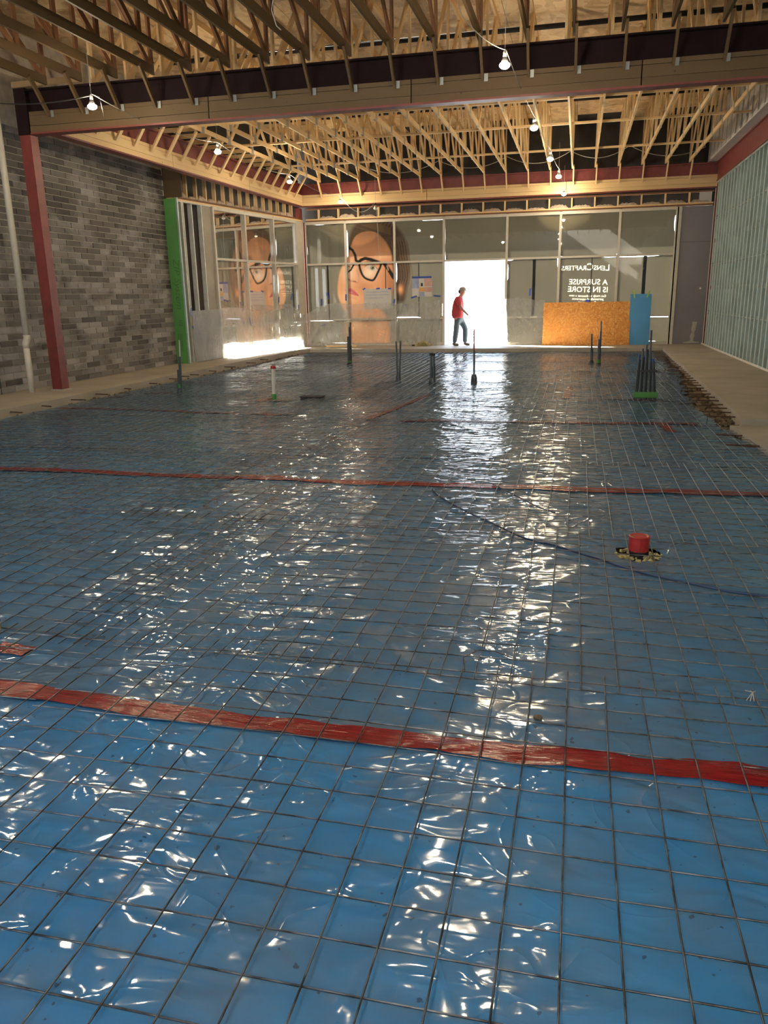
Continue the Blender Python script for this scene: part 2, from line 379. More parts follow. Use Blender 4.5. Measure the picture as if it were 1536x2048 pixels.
slabR = slab([(4.2, 25.8), (2.36, 25.8)] + jr + [(2.03, 10.33), (4.2, 10.33)], -0.05, S, label='concrete ledge along the stud wall')
slabN = slab([(1.86, 10.15), (1.95, 9.0), (2.12, 7.4), (4.2, 7.4), (4.2, 10.2)], -0.05, 0.065, label='lower concrete footing beside the end of the ledge')
slab([(-8.1, -3.0), (4.2, -3.0), (4.2, -1.3), (-8.1, -1.3)], -0.05, S, label='concrete ledge behind the camera')
# edge rubble
# rebar dowels
for i in range(31):
    y = 10.9 + i * 0.415; xs = 2.36 - 0.0233 * (23.6 - y); L = random.uniform(0.26, 0.42)
    a = Vector((xs + 0.04, y, 0.055)); b = Vector((xs - L, y + random.uniform(-.05, .05), 0.05 + random.uniform(-.01, .02)))
    pts = [a, b] if i % 4 else [a, b, b + Vector((0, 0, -0.06))]
    MB().tube(pts, 0.009, 6).obj('rebar_dowel', 'rusty_bar', slabR)
for y in (9.6, 8.95):
    MB().tube([(1.98, y, 0.03), (1.62, y + .04, 0.035)], 0.011, 6).obj('rebar_dowel', 'rusty_bar', slabN)
for i, y in enumerate((10.25, 10.95, 11.7, 12.5, 13.4, 14.3, 15.2, 15.7, 16.1, 17.0, 18.0, 19.2, 20.3)):
    MB().tube([(-8.40, y, 0.06), (-8.40 + random.uniform(.2, .34), y + random.uniform(-.05, .05), 0.055)], 0.010, 6).obj('rebar_dowel', 'rusty_bar', slabL)

# ================================================================== BLUE PLASTIC
def hgt(x, y):
    wx = fbm(x * 0.9 + 3, y * 0.9, 2) * 2.2; wy = fbm(x * 0.8 + 9, y * 0.8 + 7, 2) * 2.2
    big = (fbm(x * 0.55, y * 0.55 + 4, 2) - 0.4) * 0.030
    mid = (fbm(x * 1.7 + wx, y * 2.6 + wy, 2) - 0.45) * 0.022
    r1 = 1 - np.abs(fbm(x * 1.5 + wy * 1.3, y * 2.2 + wx, 2) - 0.40) * 9; r1 = np.clip(r1, 0, 1) ** 2 * 0.008
    r2 = 1 - np.abs(fbm(x * 3.6 + wy, y * 6.2 + wx * 1.5, 2) - 0.37) * 10; r2 = np.clip(r2, 0, 1) ** 2 * 0.0025
    return big + mid + r1 + r2
seams = [-1.32, 2.60, 6.78, 10.52, 14.7, 18.9, 23.58]
lab = ['nearest strip of blue plastic sheet, in front of the first red tape', 'blue plastic strip between the first and second red tape lines',
       'blue plastic strip between the second and third red tape lines', 'blue plastic strip just beyond the third red tape line with the white pipe',
       'blue plastic strip where most of the far pipe stubs stand', 'farthest blue plastic strip, against the ledge under the storefront']
def edges(y):
    xl = np.interp(y, [-1.5, 9, 24], [-8.33, -8.30, -8.06]); xr = np.interp(y, [-1.5, 8.6, 9.6, 12, 16, 20, 23.6], [2.9, 2.35, 1.88, 1.72, 2.0, 2.18, 2.33])
    return xl, xr
# gravel along the edges: one stuff object
mb = MB()
for i in range(420):
    if random.random() < 0.75: y = 7.6 + 15.8 * random.random() ** 1.4; x = float(edges(y)[1]) + random.uniform(-.05, .30)
    else: x = random.uniform(-8.42, -8.2); y = random.uniform(10, 23)
    r = random.uniform(0.012, 0.04); q = Matrix.Rotation(random.uniform(0, 3), 3, Vector((random.random(), random.random(), 1)).normalized())
    if abs(x + 8.36) < 0.1 or x < 2.36 - 0.0233 * (23.6 - y): mb.box((x, y, -0.03 + r * 0.5), (r * 1.6, r * 1.2, r), q)
o = mb.obj('rubble', 'mud', None); o['kind'] = 'stuff'; tag(o, 'brown rubble and dirt clods along the slab edge', 'rubble')
HOLE = (0.455, 5.10)
def smin_edge(P): return P
for k in range(6):
    y0, y1 = seams[k] - (0.05 if k else 0), seams[k + 1]
    d = [0.018, 0.019, 0.024, 0.030, 0.034, 0.036][k]
    ys = np.arange(y0, y1 + d, d)
    if k < 2: us = np.concatenate([np.arange(-8.33, -4.2, 0.05), np.arange(-4.2, 2.6, d * 1.05)])
    else: us = np.arange(-8.33, 2.6, d * 1.05)
    us = (us - us[0]) / (us[-1] - us[0])
    U, Yg = np.meshgrid(us, ys); xl, xr = edges(Yg)
    xr = xr + (fbm(Yg * 2.0, Yg * 0 + 3, 3) - 0.45) * 0.25 * (Yg > 8)
    X = xl + (xr - xl) * U
    Z = hgt(X, Yg) + 0.0012 * k
    edge = np.clip(np.minimum(X - xl, xr - X) / 0.15, 0, 1); endf = np.clip((23.6 - Yg) / 0.2, 0, 1)
    Z = Z * edge * endf + (1 - edge) * 0.004
    Z = np.maximum(Z, -0.028) + 0.0
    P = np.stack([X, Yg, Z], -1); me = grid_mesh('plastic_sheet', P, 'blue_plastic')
    if k == 1:
        import bmesh
        bm = bmesh.new(); bm.from_mesh(me)
        bmesh.ops.delete(bm, geom=[f for f in bm.faces if ((f.calc_center_median().x - HOLE[0]) / 0.155) ** 2 + ((f.calc_center_median().y - HOLE[1]) / 0.14) ** 2 < 1 + 0.2 * math.sin(f.calc_center_median().x * 60)], context='FACES')
        bm.to_mesh(me); bm.free()
    o = link('plastic_sheet', me); tag(o, lab[k], 'plastic sheet')
def hz(x, y): return float(hgt(np.array([x]), np.array([y]))[0])
def strip(name, pts, wid, mat, label, cat, lift=0.004, step=0.025, nw=7, jag=0.012):
    P = []; L = [Vector((p[0], p[1], 0)) for p in pts]; tot = 0; segs = []
    for a, b in zip(L, L[1:]):
        n = max(1, int((b - a).length / step))
        for i in range(n): segs.append((a + (b - a) * i / n, (b - a).normalized()))
    segs.append((L[-1], (L[-1] - L[-2]).normalized()))
    for i, (p, d) in enumerate(segs):
        s_ = Vector((-d.y, d.x, 0)); w1 = wid / 2 + jag * (vn(np.array([i * 0.13]), np.array([1.3]))[0] - .5) * 2; w2 = wid / 2 + jag * (vn(np.array([i * 0.15]), np.array([7.3]))[0] - .5) * 2
        row = []
        for j in range(nw):
            tt = -w1 + (w1 + w2) * j / (nw - 1); q = p + s_ * tt; row.append((q.x, q.y, 0))
        P.append(row)
    P = np.array(P); P[..., 2] = np.maximum(hgt(P[..., 0], P[..., 1]), -.028) + 0.008 + lift * vn(P[..., 0] * 20, P[..., 1] * 60)
    o = link(name, grid_mesh(name, P, mat)); tag(o, label, cat); return o
strip('seam_tape', [(-8.2, 2.62), (-2.4, 2.635), (-1.6, 2.60), (-0.65, 2.595), (0.2, 2.60), (0.72, 2.618), (2.6, 2.62)], 0.115, 'red_tape', 'nearest and widest red tape line across the blue plastic', 'tape')
strip('seam_tape', [(-8.2, 6.72), (-5.7, 6.72), (-4.2, 6.77), (-1.66, 6.765), (0.5, 6.83), (2.4, 6.87)], 0.15, 'red_tape', 'second red tape line, crossing the full plastic in mid floor', 'tape', nw=6, step=.04)
strip('seam_tape', [(-2.3, 10.42), (0.5, 10.56), (1.55, 10.60)], 0.13, 'red_tape', 'third red tape line, reaching the ledge end at right', 'tape', nw=5, step=.05)
strip('seam_tape', [(-8.15, 11.1), (-7.0, 11.05), (-4.0, 10.75)], 0.09, 'red_tape', 'faint red tape line near the foot of the left ledge', 'tape', nw=5, step=.05)
strip('seam_tape', [(-2.80, 10.50), (-2.62, 11.6), (-2.50, 12.9), (-2.45, 13.4)], 0.10, 'red_tape', 'red tape running lengthwise toward the twin grey pipes', 'tape', nw=5, step=.05)
strip('seam_tape', [(1.10, 10.62), (1.18, 9.95)], 0.12, 'red_tape', 'short red tape patch near the end of the right ledge', 'tape', nw=5)
strip('seam_tape', [(-0.14, 13.0), (-0.10, 13.9), (-0.08, 14.6)], 0.12, 'red_tape', 'short red tape strip left of the conduit bundle', 'tape', nw=5, step=.05)
strip('seam_tape', [(0.2, 12.93), (1.5, 12.85)], 0.07, 'red_tape', 'thin red tape line at the foot of the conduit bundle', 'tape', nw=5, step=.05)
strip('seam_tape', [(-5.2, 12.28), (-4.6, 12.36)], 0.30, 'red_tape', 'red tape patch around the white pipe', 'tape', nw=7, jag=.09)
strip('seam_tape', [(-7.75, 13.15), (-7.25, 13.2)], 0.16, 'red_tape', 'red tape patch left of the thin black pipe', 'tape', nw=6, jag=.04)
strip('seam_tape', [(-2.75, 3.02), (-2.545, 2.99)], 0.10, 'red_tape', 'small red tape patch cut by the left picture edge', 'tape', nw=6)
strip('seam_tape', [(1.55, 12.6), (1.85, 12.7)], 0.10, 'red_tape', 'red tape flap on the plastic edge by the right ledge', 'tape', nw=5)
strip('seam_tape', [(-8.15, 12.4), (-7.85, 12.5)], 0.10, 'red_tape', 'small red tape flap at the edge of the left ledge', 'tape', nw=5)

# ================================================================== WIRE MESH SHEETS
SP = 0.1524; WR = 0.0030
rows = [(-0.90, 0.75), (0.62, 3.26), (3.09, 5.46), (5.29, 7.95), (7.74, 10.45), (10.28, 12.85), (12.65, 15.25), (15.05, 17.65), (17.45, 20.05), (19.85, 22.3), (22.1, 23.5)]
lapx = [-2.3, -2.35, -2.45, -3.3, -2.7, -4.1, -3.5, -2.9, -3.2, -2.7, -3.0]
def wave(row, side, x, y):
    bow = 0.0 if row < 4 else 0.028
    ph = row * 1.7 + side * 2.3
    u = (y - rows[row][0]) / (rows[row][1] - rows[row][0])
    z = 0.020 + 0.010 * math.sin(x * 1.9 + ph) * math.sin(y * 1.3 + ph) + bow * math.sin(PI * u) * (0.6 + 0.4 * math.sin(x * 1.1 + ph)) + 0.007 * side
    return z
def hz2(x, y): return max(hz(x, y), -0.028)
_hx = np.arange(-8.6, 3.0, 0.08); _hy = np.arange(-1.4, 24.0, 0.08); _HG = np.maximum(hgt(*np.meshgrid(_hx, _hy)), -.028)
_k = np.ones(7) / 7; _HS = np.apply_along_axis(lambda m: np.convolve(m, _k, 'same'), 0, _HG); _HS = np.apply_along_axis(lambda m: np.convolve(m, _k, 'same'), 1, _HS)
def hs(x, y):
    i = min(max((y + 1.4) / 0.08, 0), len(_hy) - 2); j = min(max((x + 8.6) / 0.08, 0), len(_hx) - 2); a, b = int(i), int(j)
    return max(_HS[a, b], 0) * 0.8
def wob(s_, amp): return amp * (vn(np.array([s_]), np.array([s_ * 0.37 + 2]))[0] - 0.5)
mesh_n = 0
for r_, (ya, yb) in enumerate(rows):
    for side in (0, 1):
        if side == 0: xa, xb = -8.12, lapx[r_] + 0.18
        else: xa, xb = lapx[r_] - 0.18, float(np.interp((ya + yb) / 2, [0, 8.6, 9.6, 12, 16, 24], [2.35, 2.2, 1.8, 1.62, 1.8, 2.15]))
        # near grid measured in the photograph: lines at x = -0.127 + k*SP, y = 1.462*... + k*SP
        x0 = -0.1257 if r_ < 2 else -0.1257 + [0, 0, .055, -.03, .07, .02, -.05, .04, 0, .06, -.02][r_] + side * .0
        if side == 0: x0 += 0.06
        y0 = 1.439 if r_ < 2 else ya + 0.08
        if side == 0: y0 += 0.05
        kx = [x0 + SP * k for k in range(-60, 30) if xa + .02 < x0 + SP * k < xb - .02]
        ky = [y0 + SP * k for k in range(-40, 200) if ya + .02 < y0 + SP * k < yb - .02]
        if r_ == 1 and side == 1: xa = -2.05 - 0.1; kx = [x for x in kx if x > xa]
        where = 'right of the lengthwise lap' if side else 'left of the lengthwise lap'
        lb = 'steel wire mesh sheet, %s row from the camera, %s' % (ORD[r_], where)
        seen = onscreen = True
        sh = thing('wire_mesh_sheet', lb, 'wire mesh', ((xa + xb) / 2, (ya + yb) / 2, 0.02), 'welded wire mesh sheets on the plastic')
        rot = (0.0 if r_ < 2 else random.uniform(-.004, .006)) if side else random.uniform(-.006, .010)
        cx, cyy = (xa + xb) / 2, (ya + yb) / 2
        def P3(x, y, dz):
            q = (x - cx) * rot; qq = (y - cyy) * rot
            return (x - qq, y + q, wave(r_, side, x, y) + hs(x, y) + dz)
        stuff = r_ >= 4; acc = MB(); n = 4 if r_ < 4 else 3
        st = 0.152 if r_ < 3 else 0.30 if r_ < 6 else 0.5
        wr_ = WR if r_ < 4 else WR * 1.0
        ac = 0.010
        def wire(pts):
            global mesh_n
            if stuff: acc.tube(pts, wr_, n, False)
            else: MB().tube(pts, wr_, 5, False).obj('wire', 'mesh_steel', sh, smooth=True)
        for i, x in enumerate(kx):
            ys = np.arange(ya, yb + st * .5, st); ys[-1] = yb; pts = []
            for y in ys: pts.append(P3(x + wob(y * 1.1 + i * 3.7, ac), float(y), 0.0035))
            wire(pts)
        for i, y in enumerate(ky):
            xs = np.arange(xa, xb + st * .5, st); xs[-1] = xb; pts = []
            for x in xs: pts.append(P3(float(x), y + wob(x * 1.1 + i * 2.9, ac), -0.0035))
            wire(pts)
        if stuff:
            o = acc.obj('wires', 'mesh_steel', sh, smooth=True); o['kind'] = 'stuff'
# tie wires and hose
o = MB().tube([(1.0 * p[0], p[1], p[2]) for p in [(-0.42, 3.16, .03), (-0.44, 3.26, .05), (-0.38, 3.33, .06), (-0.30, 3.35, .05), (-.24, 3.34, .035)]], 0.0022, 5).obj('tie_wire', 'rusty_bar', None)
tag(o, 'bent tie wire on the mesh lap, left of the picture middle', 'wire')
q = onz(1500, 1395, .03); mb = MB()
for a in range(3): mb.tube([(q.x - .02 + a * .015, q.y - .03, .03), (q.x + .01, q.y + .01, .05), (q.x + .03 - a * .02, q.y + .05, .035)], 0.002, 4)
tag(mb.obj('tie_wire', 'cord_grey', None), 'twisted tie wire on the mesh lap at the right edge', 'wire')
def smooth_pts(ps, n=8):
    out = []
    for i in range(len(ps) - 1):
        p0 = Vector(ps[max(i - 1, 0)]); p1 = Vector(ps[i]); p2 = Vector(ps[i + 1]); p3 = Vector(ps[min(i + 2, len(ps) - 1)])
        for k in range(n):
            u = k / n; out.append(0.5 * ((2 * p1) + (-p0 + p2) * u + (2 * p0 - 5 * p1 + 4 * p2 - p3) * u * u + (-p0 + 3 * p1 - 3 * p2 + p3) * u ** 3))
    out.append(Vector(ps[-1])); return out
hp = [onz(x, y, 0.03) for x, y in ((865, 975), (880, 990), (930, 1018), (1000, 1050), (1050, 1073), (1100, 1085), (1150, 1100), (1200, 1114), (1250, 1131), (1310, 1147), (1400, 1166), (1470, 1180), (1560, 1190))]
hp = [Vector((p.x, p.y, hs(p.x, p.y) + .016)) for p in hp]
tag(MB().tube(smooth_pts(hp), 0.008, 6).obj('hose', 'blue_hose', None, smooth=True), 'dark blue hose snaking over the plastic below the red pipe cap', 'hose')
hp = [onz(x, y, 0.03) for x, y in ((985, 965), (1015, 980), (1050, 997), (1080, 1012), (1110, 1022))]
hp = [Vector((p.x, p.y, hs(p.x, p.y) + .016)) for p in hp]
tag(MB().tube(smooth_pts(hp), 0.006, 6).obj('hose', 'blue_hose', None, smooth=True), 'short dark hose end lying just beyond the second tape line', 'hose')
q = onz(1076, 1434, .02); mb = MB()
for a in range(7): mb.lathe((q.x + random.uniform(-.006, .006), q.y + random.uniform(-.006, .006), hs(q.x, q.y) + .005), [(0.003, 0), (.011, .004), (.013, .011), (.008, .019), (.002, .021)], 8)
tag(mb.obj('mud_clod', 'mud', None, smooth=True), 'small dark mud clod on the plastic above the nearest tape', 'clod')
q = onz(0, 1256, .02)
st_ = thing('stake', 'dark capped tan stake end cut by the left picture edge', 'stake', (q.x - .02, q.y, 0))
MB().tube([(q.x - .02, q.y, -.02), (q.x - .02, q.y, .055)], .02, 8).obj('shaft', 'straw', st_); MB().tube([(q.x - .02, q.y, .055), (q.x - .02, q.y, .085)], .023, 8).obj('cap', 'black_rubber', st_)

# ================================================================== PIPES STANDING IN THE PLASTIC
def upipe(mb, x, y, r, z0, z1, lean=(0, 0), n=10):
    mb.tube([(x, y, z0), (x + lean[0], y + lean[1], z1)], r, n); return mb
def stub(x, y, pipes, label, base=None, tape=None, name='pipe_stub'):
    t_ = thing(name, label, 'pipe', (x, y, 0))
    for (dx, dy, r, z1, lx, mat, cap) in pipes:
        upipe(MB(), x + dx, y + dy, r, -0.03, z1, (lx, 0)).obj('pipe', mat, t_, smooth=False)
        if cap: MB().tube([(x + dx + lx * .97, y + dy, z1 - .035), (x + dx + lx, y + dy, z1 + .012)], r * 1.25, 10).obj('pipe_cap', cap, t_)
    if base: MB().lathe((x, y, -.02), [(base[0] * 1.15, 0), (base[0] * 1.1, .06), (base[0], base[1]), (base[0] * .7, base[1] + .05)], 12).obj('pipe_collar', base[2], t_)
    if tape: MB().lathe((x, y, tape[2]), [(tape[0], 0), (tape[0], tape[1])], 12).obj('tape_wrap', tape[3], t_)
    return t_
stub(-7.16, 13.34, [(0, 0, .040, .42, .02, 'pvc_grey', None), (.02, 0, .026, .66, .03, 'pvc_grey', None), (.03, 0, .013, .96, .045, 'cord_grey', None)], 'thin black stepped pipe with a green wrap near the left ledge', (.048, .05, 'pvc_grey'), (.046, .07, .09, 'green_tape'))
stub(-4.89, 12.32, [(0, 0, .035, .57, .012, 'pvc_white', 'red_paint')], 'white plastic pipe with red cap standing in a red tape patch', None, (.041, .12, .0, 'green_tape'))
stub(-5.49, 19.02, [(-.02, 0, .032, .72, .0, 'pvc_grey', None), (.01, 0, .022, .95, .01, 'pvc_grey', None), (.025, 0, .016, 1.06, .025, 'rusty_bar', None), (.04, .02, .02, .5, 0, 'pvc_grey', None)], 'tall dark pipe group before the face poster', (.07, .06, 'black_rubber'), (.05, .05, .08, 'green_tape'))
stub(-3.50, 15.68, [(-.018, 0, .019, .78, -.02, 'pvc_grey', None), (.022, 0, .019, .79, .03, 'pvc_grey', None)], 'pair of dark conduits forming a slim V before the bulletin papers', (.05, .10, 'pvc_grey'))
stub(-2.69, 15.07, [(-.022, 0, .024, .58, -.005, 'pvc_grey', 'black_rubber'), (.025, 0, .022, .575, .005, 'pvc_grey', 'black_rubber'), (.03, .05, .02, .40, 0, 'pvc_grey', None)], 'short thick twin dark conduits just left of the door reflection', (.065, .09, 'pvc_grey'))
stub(-1.92, 15.39, [(0, 0, .019, .62, -.004, 'pvc_grey', None), (-.004, 0, .014, 1.02, -.006, 'red_paint', None)], 'slender dark pipe with red upper half in front of the doorway', (.055, .13, 'pvc_grey'))
stub(.374, 19.82, [(0, 0, .035, .34, -.01, 'pvc_grey', None), (0, 0, .021, .70, -.03, 'pvc_grey', None)], 'left and shorter of two stepped pipes before the chipboard', (.05, .05, 'black_rubber'))
stub(.528, 19.40, [(0, 0, .042, .60, -.005, 'pvc_grey', None), (.02, 0, .024, .78, -.01, 'pvc_grey', None), (.03, 0, .015, 1.01, -.02, 'pvc_grey', None)], 'right and taller of two stepped pipes before the chipboard', (.055, .04, 'black_rubber'), (.052, .08, .05, 'green_tape'))
# conduit bundle
cb = thing('conduit_bundle', 'bundle of dark conduits strapped together with green tape at the base, near right ledge', 'pipes', (1.09, 12.99, 0))
hts = [.70, .62, .80, .66, .86, .78, 1.08, .74, .64, .60]
for i, h_ in enumerate(hts):
    u = (i / 9 - .5); x = 1.09 + u * .33; yb_ = 12.99 + (.05 if i % 2 else -.03)
    tp = Vector((1.075 + u * .23, yb_ + .02, h_))
    MB().tube([(x, yb_, -.03), tuple(tp)], .0165, 8).obj('conduit', 'pvc_grey', cb)
    if i in (0, 1, 3, 8, 9): MB().tube([tuple(tp + Vector((0, 0, -.03))), tuple(tp + Vector((0, 0, .004)))], .0195, 8).obj('conduit_cap', 'blue_tape', cb)
MB().box((1.09, 12.925, .09), (.37, .012, .09)).obj('tape_wrap', 'green_tape', cb)
MB().box((1.09, 12.93, .46), (.31, .012, .028)).obj('strap', 'black_rubber', cb)
# red capped drain
hx_, hy_ = HOLE
rc = thing('drain_cap', 'red taped drain pipe cap sticking up through a cut hole', 'pipe cap', (hx_, hy_, 0))
MB().lathe((hx_, hy_, -.03), [(.064, 0), (.064, .055)], 24).obj('pipe', 'black_rubber', rc)
MB().lathe((hx_, hy_, .022), [(.063, 0), (.064, .004), (.066, .088), (.067, .096)], 24).obj('tape_wrap', 'red_paint', rc)
MB().lathe((hx_, hy_, .118), [(.067, 0), (.068, .003), (.058, .006), (.046, .002)], 24).obj('lid', 'red_paint', rc, label='scuffed red tape lid')
mb = MB()
for i in range(90):
    a = random.uniform(0, 2 * PI); r = random.uniform(.07, .15); s_ = random.uniform(.006, .018)
    mb.box((hx_ + r * math.cos(a), hy_ + r * .9 * math.sin(a), -.02 + random.uniform(0, .014)), (s_, s_ * 1.2, s_), Matrix.Rotation(a, 3, 'Z') @ Matrix.Rotation(a * 2, 3, 'X'))
o = mb.obj('loose_soil', 'straw', None); o['kind'] = 'stuff'; tag(o, 'crumbly tan soil in the hole around the red drain cap', 'soil')
# black box
bx_ = thing('black_box', 'flat black box on the plastic right of the white pipe', 'box', (-4.31, 12.6, 0))
MB().box((-4.31, 12.60, .022), (.37, .20, .05)).obj('body', 'black_rubber', bx_); MB().box((-4.31, 12.60, .051), (.40, .23, .010)).obj('lid', 'dark_metal', bx_)

# ================================================================== LEFT: BRICK WALL
XW = -9.8; WT = 4.72
wl = struct('wall_left', (XW, 8, 0), 'dark grey brick wall on the left')
MB().bb((XW - 0.25, -3.2, -.3), (XW - 0.012, 18.35, 6.7)).obj('mortar_bed', 'mortar', wl)
BL, BH = 0.45, 0.1135; bricks = []
nc = int((WT - S) / BH)
for j in range(nc):
    off = BL / 2 if j % 2 else 0
    y = 5.0 - off
    while y < 18.3:
        a, b = max(y, 4.8), min(y + BL, 18.33)
        if b - a > 0.06: bricks.append((a, b, S + j * BH))
        y += BL
def vis(b):
    Yc = (b[0] + b[1]) / 2
    return 9.6 < Yc < 12.6 or Yc > 12.9
bricks.sort(key=lambda b: (0 if b[0] > 9.9 and b[2] < 3.9 else 1, b[0]))
def brick_add(mb, a, b, z, pr):
    x1 = XW + pr; mb.bb((XW - .03, a + .008, z + .0075), (x1, b - .008, z + BH - .0075))
acc = MB(); k = 0
for a, b, z in bricks:
    pr = random.uniform(-.003, .004)
    if k < 300 and a > 9.8 and b - a > .2:
        mb = MB(); brick_add(mb, a, b, z, pr); mb.obj('brick', 'brick_face', wl); k += 1
    else: brick_add(acc, a, b, z, pr)
o = acc.obj('brickwork', 'brick_face', wl); o['kind'] = 'stuff'
# thin dark movement joint
MB().bb((XW - .01, 11.82, S), (XW + .006, 11.84, 3.2)).obj('movement_joint', 'felt_black', wl)

# ================================================================== STEEL FRAME
def ibeam(name, a, b, z0, z1, fw, label, mats, nailer, axis):
    """beam between plan points; nailer side sign; returns thing"""
    t_ = thing(name, label, 'beam', (a[0], a[1], z0))
    A = Vector((a[0], a[1], 0)); B = Vector((b[0], b[1], 0)); zm = (z0 + z1) / 2; ft = .028
    web = MB().bar(A + Vector((0, 0, zm)), B + Vector((0, 0, zm)), .02, z1 - z0 - 2 * ft)
    web.obj('web', mats[0], t_)
    MB().bar(A + Vector((0, 0, z1 - ft / 2)), B + Vector((0, 0, z1 - ft / 2)), fw, ft).obj('top_flange', mats[1], t_)
    MB().bar(A + Vector((0, 0, z0 + ft / 2)), B + Vector((0, 0, z0 + ft / 2)), fw, ft).obj('bottom_flange', mats[2], t_)
    d = (B - A).normalized(); sd_ = Vector((d.y, -d.x, 0)) * nailer
    L = (B - A).length; n = max(1, round(L / 3.6))
    for i in range(n):
        p = A + d * (L * i / n + .008) + sd_ * (fw / 2 - .03); q = A + d * (L * (i + 1) / n - .008) + sd_ * (fw / 2 - .03)
        zj = random.uniform(-.004, .004)
        MB().bar(p + Vector((0, 0, z0 + .075 + .13 + zj)), q + Vector((0, 0, z0 + .075 + .13 + zj)), .04, .15).obj('nailer_plank', mats[3], t_)
        MB().bar(p + Vector((0, 0, z0 + .075 + .13 - .14)), q + Vector((0, 0, z0 + .075 + .13 - .14)), .055, .115).obj('nailer_plank', mats[3], t_)
        MB().bar(p + Vector((0, 0, z0 + .075 + .13 + .11)), q + Vector((0, 0, z0 + .075 + .13 + .11)), .034, .06).obj('nailer_plank', mats[3], t_)
    return t_
BZ0, BZ1 = 4.375, 5.06
nb = ibeam('steel_beam', (-9.02, YB + .10), (3.95, YB + .10), BZ0, BZ1, .20, 'near steel cross beam with planked face over the floor', ('shaded_steel', 'shaded_steel', 'red_steel', 'pine_shaded'), 1, 'x')
fb = ibeam('steel_beam', (-8.72, 25.0), (3.62, 25.0), 4.42, 5.08, .20, 'far steel cross beam above the storefront, pine planks on its face', ('red_steel', 'red_steel', 'red_steel', 'pine'), 1, 'x')
lb_ = ibeam('steel_beam', (-8.84, YB + .22), (-8.66, 24.9), 4.42, 5.08, .20, 'left lengthwise steel beam over the brick wall, with pine kickers', ('red_steel', 'red_steel', 'red_steel', 'pine'), 1, 'y')
# near nailer gusset clips are added with kickers below
rb = thing('steel_beam', 'right lengthwise red steel beam on top of the stud wall', 'beam', (3.66, 18, 4.5))
MB().bb((3.60, 7.5, 4.62), (3.62, 25.1, 5.06)).obj('web', 'red_steel', rb); MB().bb((3.58, 7.5, 4.58), (3.80, 25.1, 4.61)).obj('bottom_flange', 'red_steel', rb); MB().bb((3.56, 7.5, 5.06), (3.80, 25.1, 5.09)).obj('top_flange', 'red_steel', rb)
def column(x, y, z1, label, w_=.20, base=True):
    t_ = thing('steel_column', label, 'column', (x, y, S))
    MB().bb((x - w_ / 2, y - w_ / 2, S + .02), (x + w_ / 2, y - w_ / 2 + .016, z1)).obj('flange', 'red_steel', t_)
    MB().bb((x - w_ / 2, y + w_ / 2 - .016, S + .02), (x + w_ / 2, y + w_ / 2, z1)).obj('flange', 'red_steel', t_)
    MB().bb((x - w_ / 2, y - w_ / 2 + .016, S + .02), (x - w_ / 2 + .014, y + w_ / 2 - .016, z1)).bb((x + w_ / 2 - .014, y - w_ / 2 + .016, S + .02), (x + w_ / 2, y + w_ / 2 - .016, z1)).obj('web', 'red_steel', t_)
    if base: MB().box((x, y, S + .012), (w_ * 1.25, w_ * 1.25, .024)).obj('base_plate', 'concrete', t_)
    return t_
column(-9.13, YB + .10, BZ0 - .005, 'red steel column standing before the brick wall')
column(-8.80, 25.08, 4.40, 'red steel column in the corner between the storefronts')
MB().bb((-9.25, YB, BZ0), (-9.03, YB + .20, BZ1 + .02)).obj('cap_stub', 'shaded_steel', nb)
column(3.66, 25.06, 4.58, 'slim red steel post at the right far corner', .09, False)
column(3.85, YB + .1, BZ0 - .005, 'red steel column at the right end of the near beam, outside the picture')

# ================================================================== TRUSSES
ZC = 5.10; ZT = 6.36
def make_truss(ya, yb, mat, ch, label, cat, x, plates, matw, kick_end):
    t_ = thing('roof_truss', label, 'truss', (x, (ya + yb) / 2, ZC), 'roof trusses')
    cw = .038
    MB().bb((x - cw / 2, ya, ZC), (x + cw / 2, yb, ZC + ch)).obj('bottom_chord', mat, t_)
    MB().bb((x - cw / 2, ya, ZT - ch), (x + cw / 2, yb, ZT)).obj('top_chord', mat, t_)
    n = 9; L = (yb - ya) / n
    for i in range(n + 1):
        y = min(max(ya + i * L, ya + .05), yb - .05)
        MB().bb((x - cw / 2, y - .044, ZC + ch), (x + cw / 2, y + .044, ZT - ch)).obj('web_post', matw, t_)
        if i < n:
            y2 = ya + (i + 1) * L; a = (x, y + .06, ZC + ch * .6); b = (x, y2 - .06, ZT - ch * .6)
            if i >= n / 2: a, b = (x, y + .06, ZT - ch * .6), (x, y2 - .06, ZC + ch * .6)
            MB().bar(a, b, cw * .96, .085, (0, 0, 1)).obj('web_diagonal', matw, t_)
        if plates and 0 < i < n: MB().box((x - cw / 2 - .0015 - .0, y, ZC + ch * .75), (.003, .13, .17)).box((x + cw / 2 + .0015, y, ZC + ch * .75), (.003, .13, .17)).obj('nail_plate', 'gusset_steel', t_)
    if kick_end:
        yk, zk = kick_end
        MB().bar((x + .038, yk - .42, ZC + .03), (x + .038, yk - .012, zk), .036, .075, (0, 0, 1)).obj('kicker', mat, t_)
        if not plates: MB().box((x + .085, yk + .004, zk + .03), (.055, .008, .10)).obj('clip_angle', 'gusset_steel', t_)
    return t_
def copy_tree(o, dx, label, skip=()):
    c = o.copy(); COL.objects.link(c); c.location.x += dx; c['label'] = label
    for ch in o.children:
        d = ch.copy(); COL.objects.link(d); d.parent = c
    return c
far_x = [3.00 - .634 * k for k in range(19)]
p0 = make_truss(YB + .26, 24.86, 'pine', .089, '', '', 2.83, True, 'pine', (24.885, 4.66))
p0['label'] = 'pale far-bay roof truss, nearest to the white wrapped wall at right'
FT = [p0]
for i in range(1, 18):
    FT.append(copy_tree(p0, -.634 * i, 'pale far-bay roof truss, %s counted from the white wrapped right wall' % ORD[i]))
